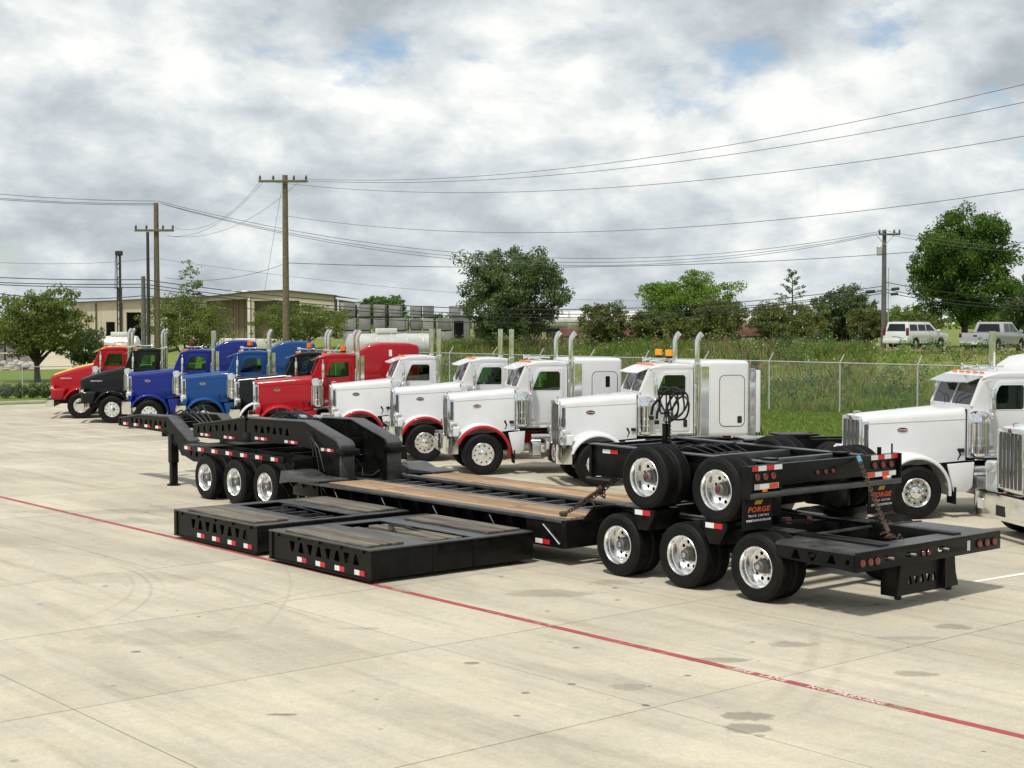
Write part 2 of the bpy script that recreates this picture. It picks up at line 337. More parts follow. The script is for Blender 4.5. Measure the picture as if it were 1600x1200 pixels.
def concrete(name, stains=True, base=(0.54, 0.495, 0.40)):
    m = bpy.data.materials.new(name); m.use_nodes = True; n = m.node_tree.nodes; l = m.node_tree.links; b = n['Principled BSDF']
    b.inputs['Roughness'].default_value = 0.82; b.inputs['Specular IOR Level'].default_value = 0.3
    g = n.new('ShaderNodeNewGeometry'); pos = g.outputs['Position']
    def mth(op, a, c=None, clamp=False):
        q = N(n, 'ShaderNodeMath', operation=op, use_clamp=clamp)
        for i, v in enumerate((a, c)):
            if v is None: continue
            if isinstance(v, (int, float)): q.inputs[i].default_value = v
            else: l.new(v, q.inputs[i])
        return q.outputs[0]
    def noise(scale, detail=6, rough=0.6, sc=None, rot=0.0, dist=0.0):
        src = pos
        if sc:
            mp = n.new('ShaderNodeMapping'); mp.inputs['Scale'].default_value = sc; mp.inputs['Rotation'].default_value = (0, 0, rot); l.new(pos, mp.inputs[0]); src = mp.outputs[0]
        t = N(n, 'ShaderNodeTexNoise', inp={'Scale': scale, 'Detail': detail, 'Roughness': rough, 'Distortion': dist}); l.new(src, t.inputs['Vector']); return t.outputs[0]
    def rng_(v, a, c, lo, hi):
        q = N(n, 'ShaderNodeMapRange', inp={1: a, 2: c, 3: lo, 4: hi}); l.new(v, q.inputs[0]); return q.outputs[0]
    big = noise(0.17, 5, 0.6); mid = noise(0.9, 8, 0.65); fine = noise(26, 4, 0.7)
    streak = noise(1.0, 7, 0.62, (0.55, 0.16, 1), R(12), 0.6); streak2 = noise(1.0, 6, 0.6, (3.0, 0.22, 1), R(-20), 0.4)
    f = mth('MULTIPLY', rng_(big, 0.3, 0.7, 0.88, 1.08), rng_(mid, 0.3, 0.7, 0.91, 1.06))
    f = mth('MULTIPLY', f, rng_(fine, 0.3, 0.7, 0.88, 1.09)); grit = noise(7.0, 6, 0.75); f = mth('MULTIPLY', f, rng_(grit, 0.35, 0.7, 1.05, 0.90)); scuff = noise(1.0, 8, 0.7, (9.0, 0.9, 1), R(35), 0.8); f = mth('MULTIPLY', f, rng_(scuff, 0.60, 0.74, 1.0, 0.82)); f = mth('MULTIPLY', f, rng_(streak, 0.42, 0.72, 1.05, 0.78)); f = mth('MULTIPLY', f, rng_(streak2, 0.50, 0.72, 1.0, 0.80))
    oi = n.new('ShaderNodeObjectInfo'); f = mth('MULTIPLY', f, rng_(oi.outputs['Random'], 0, 1, 0.91, 1.05))
    # small dark specks of dropped oil and gum
    vo = N(n, 'ShaderNodeTexVoronoi', voronoi_dimensions='2D', inp={'Scale': 1.5}); l.new(pos, vo.inputs['Vector'])
    sepc = n.new('ShaderNodeSeparateColor'); l.new(vo.outputs['Color'], sepc.inputs[0])
    rad = mth('MULTIPLY', mth('POWER', sepc.outputs[0], 6.0), 0.085)
    sp = mth('LESS_THAN', mth('ADD', vo.outputs['Distance'], mth('MULTIPLY', mth('SUBTRACT', noise(9, 3), 0.5), 0.10)), rad)
    f = mth('MULTIPLY', f, mth('SUBTRACT', 1.0, mth('MULTIPLY', sp, mth('MULTIPLY', sepc.outputs[1], 0.7))))
    if stains:
        wob = mth('MULTIPLY', mth('SUBTRACT', noise(2.6, 5, 0.65), 0.5), 2.2); acc = None
        for px, py, rx, ry, k in ((1174, 1126, .24, .13, .42), (1172, 1143, .24, .11, .42), (985, 1078, .22, .10, .22), (1436, 1057, .26, .09, .36), (1498, 983, .24, .11, .34), (1420, 1000, .4, .07, .2),
                                 (860, 930, .65, .18, .28), (960, 912, .35, .14, .22), (430, 740, 1.6, .4, .25), (300, 815, 2.2, .3, .20), (180, 800, 2.6, .25, .18), (560, 985, .25, .05, .2),
                                 (190, 905, 1.2, .35, .16), (250, 1000, 1.0, .3, .14), (1340, 940, .7, .3, .2), (1240, 1010, .3, .1, .3), (440, 1122, .16, .03, .5), (208, 1022, .07, .03, .6), (735, 1040, .1, .05, .5), (1130, 1035, .35, .08, .35)):
            c = gpx(px, py); mp = N(n, 'ShaderNodeMapping', vector_type='POINT')
            mp.inputs['Location'].default_value = (-c.x / rx * 1.0, -c.y / ry, 0); mp.inputs['Scale'].default_value = (1 / rx, 1 / ry, 0)
            # stretch runs across the picture: swap the axes by turning the frame 40 degrees
            rr = Matrix.Rotation(AZ, 2) @ Vector((c.x, c.y)); mp.inputs['Rotation'].default_value = (0, 0, AZ)
            mp.inputs['Scale'].default_value = (1, 1, 0); mp.inputs['Location'].default_value = (-rr.x, -rr.y, 0); l.new(pos, mp.inputs[0])
            vd = N(n, 'ShaderNodeVectorMath', operation='DIVIDE'); vd.inputs[1].default_value = (rx, ry * 1.6, 1); l.new(mp.outputs[0], vd.inputs[0])
            ln = N(n, 'ShaderNodeVectorMath', operation='LENGTH'); l.new(vd.outputs[0], ln.inputs[0])
            q = rng_(mth('ADD', ln.outputs['Value'], wob), 0.85, 1.15, k, 0.0)
            acc = q if acc is None else mth('MAXIMUM', acc, q)
        f = mth('MULTIPLY', f, mth('SUBTRACT', 1.0, acc))
        # tyre arcs left by turning lorries
        acc = None
        for pts, wd, k, reach in ((((165, 976), (233, 925), (200, 893)), 0.035, .26, 3.2), (((130, 968), (198, 932), (205, 915)), 0.03, .2, 2.6), (((375, 1010), (449, 930), (438, 880)), 0.03, .16, 3.5),
                                  (((1275, 985), (1268, 1040), (1180, 1125)), 0.11, .15, 2.6), (((1330, 1000), (1310, 1060), (1215, 1150)), 0.09, .13, 2.6), (((0, 855), (150, 873), (240, 905)), 0.05, .18, 4.5), (((380, 960), (640, 905), (900, 900)), 0.05, .14, 5.0)):
            a, c, e = [gpx(*q) for q in pts]
            d2 = 2 * (a.x * (c.y - e.y) + c.x * (e.y - a.y) + e.x * (a.y - c.y))
            ux = ((a.x ** 2 + a.y ** 2) * (c.y - e.y) + (c.x ** 2 + c.y ** 2) * (e.y - a.y) + (e.x ** 2 + e.y ** 2) * (a.y - c.y)) / d2
            uy = ((a.x ** 2 + a.y ** 2) * (e.x - c.x) + (c.x ** 2 + c.y ** 2) * (a.x - e.x) + (e.x ** 2 + e.y ** 2) * (c.x - a.x)) / d2
            rad0 = math.hypot(a.x - ux, a.y - uy)
            def dist(cx, cy):
                v = N(n, 'ShaderNodeVectorMath', operation='DISTANCE'); v.inputs[1].default_value = (cx, cy, 0); l.new(pos, v.inputs[0]); return v.outputs['Value']
            line = rng_(mth('ABSOLUTE', mth('SUBTRACT', dist(ux, uy), rad0)), wd * 0.4, wd, 1.0, 0.0)
            near = rng_(dist(c.x, c.y), reach * 0.5, reach, 1.0, 0.0)
            q = mth('MULTIPLY', mth('MULTIPLY', line, near), mth('MULTIPLY', rng_(mid, 0.3, 0.6, 0.4, 1.0), k * 0.8))
            acc = q if acc is None else mth('MAXIMUM', acc, q)
        f = mth('MULTIPLY', f, mth('SUBTRACT', 1.0, acc))
    mx = N(n, 'ShaderNodeMix', data_type='RGBA', blend_type='MIX'); l.new(rng_(mid, 0.3, 0.7, 0, 1), mx.inputs[0])
    mx.inputs[6].default_value = (*base, 1); mx.inputs[7].default_value = (base[0] * 1.0, base[1] * 0.97, base[2] * 0.90, 1)
    vm = N(n, 'ShaderNodeVectorMath', operation='SCALE'); l.new(mx.outputs[2], vm.inputs[0]); l.new(f, vm.inputs['Scale']); l.new(vm.outputs[0], b.inputs['Base Color'])
    bp = N(n, 'ShaderNodeBump', inp={'Strength': 0.12, 'Distance': 0.01}); l.new(fine, bp.inputs['Height']); l.new(bp.outputs[0], b.inputs['Normal']); return m
M['concrete'] = concrete('yard_concrete'); M['concrete2'] = concrete('kerb_concrete', False)
M['joint'] = mat('joint_filler', (0.13, 0.115, 0.085), 0.9, var=0.3, scale=4)
M['gravel'] = mat('pale_gravel', (0.50, 0.43, 0.31), 0.95, var=0.2, scale=1.5, bump=0.6, bscale=8)
xs = np.unique(np.concatenate([[-4000, -1500, -600, -200, -60, -14.01, -13.99, 40.09, 40.11], np.arange(49, 110, 1.5), np.arange(110, 400, 12), [400, 600, 1000, 2000, 5000]]))
ys = np.unique(np.concatenate([[-4000, -1500, -600, -200, -60, -14.01, -13.99, 0, 74.14, 74.16], np.arange(14, 130, 2.0), np.arange(130, 400, 12), [400, 600, 1000, 2000, 5000]]))
GX, GY = np.meshgrid(xs, ys, indexing='ij'); V = np.stack([GX, GY, hgt(GX, GY)], -1).reshape(-1, 3); ny = len(ys)
i, j = np.meshgrid(np.arange(len(xs) - 1), np.arange(ny - 1), indexing='ij'); i = i.ravel(); j = j.ravel()
terrain = link('terrain', np_mesh('terrain', V, np.stack([i * ny + j, (i + 1) * ny + j, (i + 1) * ny + j + 1, i * ny + j + 1], -1), M['field']))
terrain.data.shade_smooth(); tag(terrain, 'grassy ground and embankment reaching to the horizon', kind='structure')
yard = MB().box(-12, 39.95, -12, 73.9, -0.14, -0.012).build('concrete_yard', M['joint']); tag(yard, 'pale tan concrete lorry yard with sawn joints', kind='structure')
SX, SY, X0, Y0 = 4.78, 3.90, 6.52, 11.12
slab_me = MB().box(0.008, SX - 0.008, 0.008, SY - 0.008, -0.10, 0).mesh('slab', M['concrete'])
for a in range(-3, 9):
    for c in range(-4, 16):
        x = X0 + a * SX; y = Y0 + c * SY
        if x + SX > 40.2: continue
        o = link('slab', slab_me, yard, (x, y, random.uniform(-0.0025, 0.0)))
lawn = MB().box(40.35, 54.6, 5, 74.0, -0.1, 0.05); lawn.box(0, 54, 74.6, 88.4, -0.1, 0.05); lawn.box(0, 60, 92.1, 126, -0.1, 0.055)
tag(lawn.build('lawn', M['lawn']), 'mown green grass along the edge of the yard', kind='structure')
kb = empty('kerb'); tag(kb, 'low concrete kerb round the yard', kind='structure')
for k in range(16): MB().box(0.004, 2.99, 0, 0.28, -0.1, 0.13).build('kerb_stone', M['concrete2'], kb, 0.02, loc=(k * 3.0, 74.2, 0))
for k in range(20): MB().box(0, 0.28, 0.004, 2.99, -0.1, 0.13).build('kerb_stone', M['concrete2'], kb, 0.02, loc=(40.02, 14.2 + k * 3.0, 0))
tag(MB().box(0, 60, 88.6, 92.0, -0.1, 0.07).build('footpath', M['concrete2'], None, 0.01), 'pale concrete footpath beyond the hedge', kind='structure')
tag(MB().box(0, 90, 126.2, 240, -0.1, 0.06).build('gravel_lot', M['gravel']), 'pale tan gravel lot in front of the warehouse', kind='structure')
# painted lines
def paintmat(name, col, wear):
    m = mat(name, col, 0.7, var=0.15, scale=1.2); n = m.node_tree.nodes; l = m.node_tree.links; b = n['Principled BSDF']
    g = n.new('ShaderNodeNewGeometry'); t = N(n, 'ShaderNodeTexNoise', inp={'Scale': 5.0, 'Detail': 8, 'Roughness': 0.75}); l.new(g.outputs['Position'], t.inputs['Vector'])
    t3 = N(n, 'ShaderNodeTexNoise', inp={'Scale': 0.45, 'Detail': 3}); l.new(g.outputs['Position'], t3.inputs['Vector'])
    src = b.inputs['Base Color'].links[0].from_socket; mx = N(n, 'ShaderNodeMix', data_type='RGBA'); l.new(src, mx.inputs[6]); mx.inputs[7].default_value = (0.42, 0.36, 0.27, 1)
    ad = N(n, 'ShaderNodeMath', operation='ADD'); l.new(t.outputs[0], ad.inputs[0]); l.new(t3.outputs[0], ad.inputs[1])
    r = N(n, 'ShaderNodeMapRange', inp={1: wear, 2: wear + 0.14, 3: 0.0, 4: 0.9}); l.new(ad.outputs[0], r.inputs[0]); l.new(r.outputs[0], mx.inputs[0])
    # a darker scuffed band here and there
    mu = N(n, 'ShaderNodeMix', data_type='RGBA', blend_type='MULTIPLY'); r2 = N(n, 'ShaderNodeMapRange', inp={1: 0.55, 2: 0.62, 3: 0.0, 4: 0.55}); l.new(t3.outputs[0], r2.inputs[0]); l.new(r2.outputs[0], mu.inputs[0])
    l.new(mx.outputs[2], mu.inputs[6]); mu.inputs[7].default_value = (0.35, 0.25, 0.25, 1); l.new(mu.outputs[2], b.inputs['Base Color']); return m
M['red_line'] = paintmat('red_road_paint', (0.36, 0.06, 0.06), 1.05); M['white_line'] = paintmat('white_road_paint', (0.80, 0.78, 0.70), 1.18)
M['stencil'] = mat('faded_white_stencil', (0.60, 0.46, 0.44), 0.8, var=0.25, scale=9)
rl = MB().box(13.235, 13.355, -12, 73.8, 0.001, 0.004).build('red_line', M['red_line']); tag(rl, 'worn red fire lane line painted across the yard', kind='structure')
for yy in (10.73, 38.5, 66):
    for s, dy in (('FIRE  LANE', 0.62), ('NO  PARKING', -0.62)):
        o = link('lettering', text_mesh(s, 0.15, M['stencil'], 0, 0.004, 1.12), rl, (13.295, yy + dy, 0.0055), (0, 0, -math.pi / 2))
wlines = empty('parking_line'); tag(wlines, 'faded white stall lines painted on the concrete', kind='structure')
for y, x0, x1 in [(60.7, 21.4, 30), (57.4, 21.5, 30), (54.1, 21.6, 30), (50.85, 21.6, 30), (47.5, 21.4, 30), (44.2, 21.5, 30), (40.9, 21.5, 30), (37.6, 21.5, 30)]:
    MB().box(x0, x1, y - 0.065, y + 0.065, 0.001, 0.004).build('line', M['white_line'], wlines)
for cx, cy in ((20.7, 13.3), (22.8, 9.4), (18.9, 17.4)):
    MB().box(0, 7, -0.05, 0.05, 0.001, 0.0042).build('line', M['white_line'], wlines, loc=(cx, cy, 0)).rotation_euler = (0, 0, R(-4))
# ------------------------------------------------------------------ fences
def fence(x0, y0, x1, y1, h, step, label, arms, sp):
    L = math.hypot(x1 - x0, y1 - y0); rz = math.atan2(y1 - y0, x1 - x0); t = thing('chain_link_fence', label, 'fence', (x0, y0, 0.03), rz)
    pm = MB(); pm.cyl((0, 0, -0.1), (0, 0, h), 0.036, n=8); pm.ball((0, 0, h), 0.042, n=8, k=4)
    if arms: pm.tube([(0, 0, h - 0.02), (0, -0.12, h + 0.14), (0, -0.30, h + 0.36)], 0.022, 6)
    pme = pm.mesh('post', M['galv']); n = int(L / step)
    for k in range(n + 1): link('post', pme, t, (k * step, 0, 0))
    MB().cyl((0, 0, h - 0.03), (L, 0, h - 0.03), 0.026, n=6).build('top_rail', M['galv'], t)
    vs = []; fs = []; r = 0.0012; H2 = h - 0.09
    for sgn in (1, -1):
        for k in range(int((L + H2) / sp)):
            s0 = k * sp - (H2 if sgn > 0 else 0); a = (s0, 0.03) if sgn > 0 else (s0, 0.03 + H2); b = (s0 + H2, 0.03 + H2 if sgn > 0 else 0.03)
            # clip to the run of the fence
            def cl(p, q):
                u0, u1 = 0.0, 1.0; dx = q[0] - p[0]
                for lim, side in ((0, 1), (L, -1)):
                    uu = (lim - p[0]) / dx
                    if side > 0: u0 = max(u0, uu)
                    else: u1 = min(u1, uu)
                return None if u0 >= u1 else ((p[0] + dx * u0, p[1] + (q[1] - p[1]) * u0), (p[0] + dx * u1, p[1] + (q[1] - p[1]) * u1))
            c = cl(a, b)
            if not c: continue
            (ax_, az_), (bx_, bz_) = c; bb = len(vs)
            for (qx, qz) in (c[0], c[1]): vs += [(qx, -r, qz - r), (qx, r, qz - r), (qx, 0, qz + r * 1.4)]
            fs += [(bb, bb + 1, bb + 4, bb + 3), (bb + 1, bb + 2, bb + 5, bb + 4), (bb + 2, bb, bb + 3, bb + 5)]
    tag(link('wire_mesh', np_mesh('wire_mesh', np.array(vs), np.array(fs), M['galv']), t), kind='stuff')
    return t
fence(54.3, 21.3, 54.3, 95.1, 2.32, 4.1, 'long galvanised chain link fence in front of the weedy bank', True, 0.10)
fence(8.0, 78.45, 47.0, 78.45, 1.74, 3.9, 'lower chain link fence behind the clipped hedge at far left', False, 0.10)
# ------------------------------------------------------------------ weeds and lawn blades
M['weed'] = leafmat('weed_blades', (0.28, 0.32, 0.09), (0.17, 0.28, 0.055), 0.45, 0.45, 0.45); M['lawn_blade'] = leafmat('lawn_blades', (0.14, 0.215, 0.04), (0.18, 0.24, 0.06), 0.3, 0.3)
M['weed_straw'] = leafmat('straw_stems', (0.46, 0.36, 0.20), (0.38, 0.27, 0.17), 0.45, 0.4, 0.5); M['flower'] = leafmat('white_flower_heads', (0.62, 0.60, 0.52), (0.55, 0.50, 0.42), 0.3, 0.2)
def blades(name, n, x, y, h, w, mat_, lean=0.35):
    z = hgt(x, y) - 0.03; a = rng.uniform(0, 6.283, n); lx = rng.normal(0, lean, n) * h; ly = rng.normal(0, lean, n) * h
    B = np.stack([x, y, z], -1); U = np.stack([np.cos(a) * w, np.sin(a) * w, np.zeros(n)], -1)
    T = B + np.stack([lx, ly, h], -1); Mi = B + np.stack([lx * 0.3, ly * 0.3, h * 0.55], -1)
    V = np.stack([B - U, B + U, Mi + U * 0.8, T, Mi - U * 0.8], 1).reshape(-1, 3); F = np.arange(n * 5).reshape(n, 5)
    return link(name, np_mesh(name, V, F, mat_))
def field_pts(n, x0, x1, y0, y1, p=1.0):
    x = x0 + (x1 - x0) * rng.random(n) ** p; return x, rng.uniform(y0, y1, n)
def patch(x, y, s, k): return np.clip(0.5 + 0.5 * np.sin(x * s + k) * np.sin(y * s * 0.8 + 2 * k) + 0.3 * np.sin(x * s * 2.3 + y * s * 1.7 + k), 0, 1)
n = 110000; x, y = field_pts(n, 54.5, 79, 20, 97, 1.15); hh = (0.22 + 0.6 * patch(x, y, 0.5, 1.0)) * rng.uniform(0.5, 1.15, n) * np.where((y < 0.735 * x) & (x > 63), 0.30, 1)
tag(blades('tall_weeds', n, x, y, hh, rng.uniform(0.012, 0.035, n), M['weed']), 'tall green weeds covering the bank behind the fence', 'weeds', kind='stuff')
n = 10000; x, y = field_pts(n, 58, 82, 20, 97, 0.8); hh = (0.35 + 0.75 * patch(x, y, 0.4, 2.2)) * rng.uniform(0.6, 1.2, n) * np.where((y < 0.735 * x) & (x > 63), 0.35, 1)
tag(blades('dry_weeds', n, x, y, hh, rng.uniform(0.01, 0.026, n), M['weed_straw']), 'dry straw coloured weed stems on the bank', 'weeds', kind='stuff')
n = 60000; x, y = field_pts(n, 40.5, 54.4, 30, 56); z = 0.08
o = blades('short_grass', n, x, y, rng.uniform(0.09, 0.15, n), rng.uniform(0.008, 0.016, n), M['lawn_blade']); tag(o, 'short mown grass strip in front of the fence', 'grass', kind='stuff')
def leaf_cloud(c, rad, n, size, flat=0.5, shell=0.5):
    """n leaf quads spread through an ellipsoid; returns verts, faces"""
    d = rng.normal(size=(n, 3)); d /= np.linalg.norm(d, axis=1)[:, None]; q = (shell + (1 - shell) * rng.random(n)) ** 0.6
    P = np.asarray(c) + d * q[:, None] * np.asarray(rad)
    nrm = d * 0.6 + rng.normal(size=(n, 3)) * 0.75 + np.array([0, 0, flat]); nrm /= np.linalg.norm(nrm, axis=1)[:, None]
    u = np.cross(nrm, rng.normal(size=(n, 3))); u /= np.linalg.norm(u, axis=1)[:, None]; v = np.cross(nrm, u)
    s = size * rng.uniform(0.6, 1.35, n)[:, None]
    return np.stack([P - u * s * 0.5, P + v * s * 0.32, P + u * s * 0.5, P - v * s * 0.32], 1).reshape(-1, 3)
cl = []
for k in range(520):
    X = 55.2 + 21 * rng.random() ** 1.3; Y = rng.uniform(24, 92); hh = rng.uniform(0.4, 1.0) + 0.7 * (rng.random() > 0.8) * (0.4 if (X > 62 and Y < 0.735 * X) else 1)
    z = float(hgt(X, Y)); cl.append(leaf_cloud((X, Y, z + hh * 0.5), (rng.uniform(0.25, 0.6), rng.uniform(0.25, 0.6), hh * 0.55), int(95 * hh), 0.12, 0.3, 0.2))
V = np.concatenate(cl[:300]); M['weed_leaf'] = leafmat('broad_weed_leaves', (0.12, 0.20, 0.075), (0.20, 0.29, 0.065), 0.45, 0.35, 0.3)
tag(link('broadleaf_weeds', np_mesh('broadleaf_weeds', V, np.arange(len(V)).reshape(-1, 4), M['weed_leaf'])), 'leafy weed clumps growing up the bank', 'weeds', kind='stuff')
V = np.concatenate(cl[300:430]); M['weed_dark'] = leafmat('blue_green_weed_leaves', (0.075, 0.12, 0.07), (0.10, 0.15, 0.07), 0.4, 0.35, 0.3)
tag(link('dark_weeds', np_mesh('dark_weeds', V, np.arange(len(V)).reshape(-1, 4), M['weed_dark'])), 'darker blue green bushy weeds on the bank', 'weeds', kind='stuff')
V = np.concatenate(cl[430:]); M['weed_tan'] = leafmat('seeding_weed_heads', (0.34, 0.27, 0.14), (0.26, 0.24, 0.10), 0.4, 0.35, 0.3)
tag(link('seeding_weeds', np_mesh('seeding_weeds', V, np.arange(len(V)).reshape(-1, 4), M['weed_tan'])), 'tan seeding weeds scattered on the bank', 'weeds', kind='stuff')
n = 700; x, y = field_pts(n, 57, 80, 24, 95, 0.7); zf = hgt(x, y) + rng.uniform(0.5, 1.1, n) * np.where((y < 0.735 * x) & (x > 63), 0.35, 1)
V = np.concatenate([leaf_cloud((a, b, c), (0.07, 0.07, 0.03), 3, 0.10, 1.5) for a, b, c in zip(x, y, zf)])
tag(link('wild_flowers', np_mesh('wild_flowers', V, np.arange(len(V)).reshape(-1, 4), M['flower'])), 'tiny white flower heads among the weeds', 'flowers', kind='stuff')
# ------------------------------------------------------------------ wheels (axis along local y, outer face towards -y)
_cache = {}
def cached(key, fn):
    if key not in _cache: _cache[key] = fn()
    return _cache[key]
def tyre_mesh(r, w, ribs, y0=0.0):
    p = [(r * 0.585, 0.035), (r * 0.62, 0.010), (r * 0.70, 0.0), (r * 0.82, 0.002), (r * 0.86, -0.003), (r * 0.875, 0.004), (r * 0.93, 0.012), (r * 0.965, 0.022), (r * 0.988, 0.040)]
    t = w - 0.10; g = 0.022
    for k in range(ribs):
        a = 0.05 + t * k / ribs; b = 0.05 + t * (k + 1) / ribs
        p += [(r - 0.022, a + g * 0.3), (r, a + g * 0.5), (r, b - g * 0.5), (r - 0.022, b - g * 0.3)]
    p += [(q, w - h) for q, h in p[8::-1]]
    return MB().lathe([(q, h + y0) for q, h in p], 44).mesh('tyre', M['rubber'], ang=30)
def dish_mesh():
    m = MB(); m.lathe([(0.300, 0.03), (0.314, 0.012), (0.306, 0.004), (0.298, 0.018), (0.284, 0.05), (0.278, 0.085), (0.266, 0.09), (0.262, 0.205), (0.245, 0.225)], 40)
    m.plate(circ(0, 0, 0.247, 40), [circ(0.195 * math.cos(a), 0.195 * math.sin(a), 0.031, 10) for a in [2 * math.pi * (k + .5) / 10 for k in range(10)]], 'y', 0.225, 0.238)
    for k in range(10):
        a = 2 * math.pi * k / 10; m.cyl((0.143 * math.cos(a), 0.23, 0.143 * math.sin(a)), (0.143 * math.cos(a), 0.185, 0.143 * math.sin(a)), 0.018, 0.013, 6)
    return m.mesh('rim', M['alloy'])
def steer_mesh():
    m = MB(); m.lathe([(0.300, 0.05), (0.312, 0.020), (0.304, 0.012), (0.290, 0.030), (0.278, 0.062), (0.268, 0.058)], 40)
    m.plate(circ(0, 0, 0.270, 40), [circ(0.226 * math.cos(a), 0.226 * math.sin(a), 0.024, 10) for a in [2 * math.pi * (k + .5) / 10 for k in range(10)]], 'y', 0.056, 0.07)
    for k in range(10):
        a = 2 * math.pi * k / 10; m.cyl((0.168 * math.cos(a), 0.06, 0.168 * math.sin(a)), (0.168 * math.cos(a), 0.022, 0.168 * math.sin(a)), 0.019, 0.015, 6)
    return m.mesh('rim', M['alloy'])
M['hub_grey'] = mat('hub_casting', (0.16, 0.15, 0.145), 0.45, 0.6, var=0.3, scale=12)
def hub_mesh(kind, red=False):
    m = MB()
    if kind == 'dual':
        m.lathe([(0.120, 0.225), (0.112, 0.15), (0.095, 0.14), (0.088, 0.075), (0.070, 0.062), (0.068, 0.055), (0.0005, 0.055)], 20); m.lathe([(0.040, 0.056), (0.040, 0.048), (0.026, 0.043), (0.0005, 0.043)], 14, m=1)
        m.lathe([(0.25, 0.262), (0.0005, 0.262)], 20, m=2)
        return m.mesh('hub', [M['hub_grey'], M['lens_red' if red else 'alu'], M['dark']])
    m.lathe([(0.125, 0.056), (0.12, 0.03), (0.10, 0.022), (0.095, -0.015), (0.06, -0.04), (0.0005, -0.045)], 20); m.lathe([(0.265, 0.09), (0.0005, 0.09)], 20, m=1)
    return m.mesh('hub', [M['chrome'], M['dark']])
def wheel(parent, kind, loc, rz=0.0, red=False):
    e = empty('wheel', loc, rz, parent)
    if kind == 'dual':
        t = cached('tyre_d', lambda: tyre_mesh(0.51, 0.27, 5)); link('tyre', t, e); link('tyre', t, e, (0, 0.32, 0))
        link('rim', cached('rim_d', dish_mesh), e); link('hub', cached(('hub_d', red), lambda: hub_mesh('dual', red)), e)
    elif kind == 'steer':
        link('tyre', cached('tyre_s', lambda: tyre_mesh(0.56, 0.38, 6)), e); link('rim', cached('rim_s', steer_mesh), e); link('hub', cached('hub_s', lambda: hub_mesh('steer')), e)
    e.rotation_euler[1] = 0
    for c in e.children:
        c.rotation_euler = (0, random.uniform(0, 6.28), 0)
        if c.name.startswith('tyre'): c.rotation_euler = (0, 0, 0)
    return e
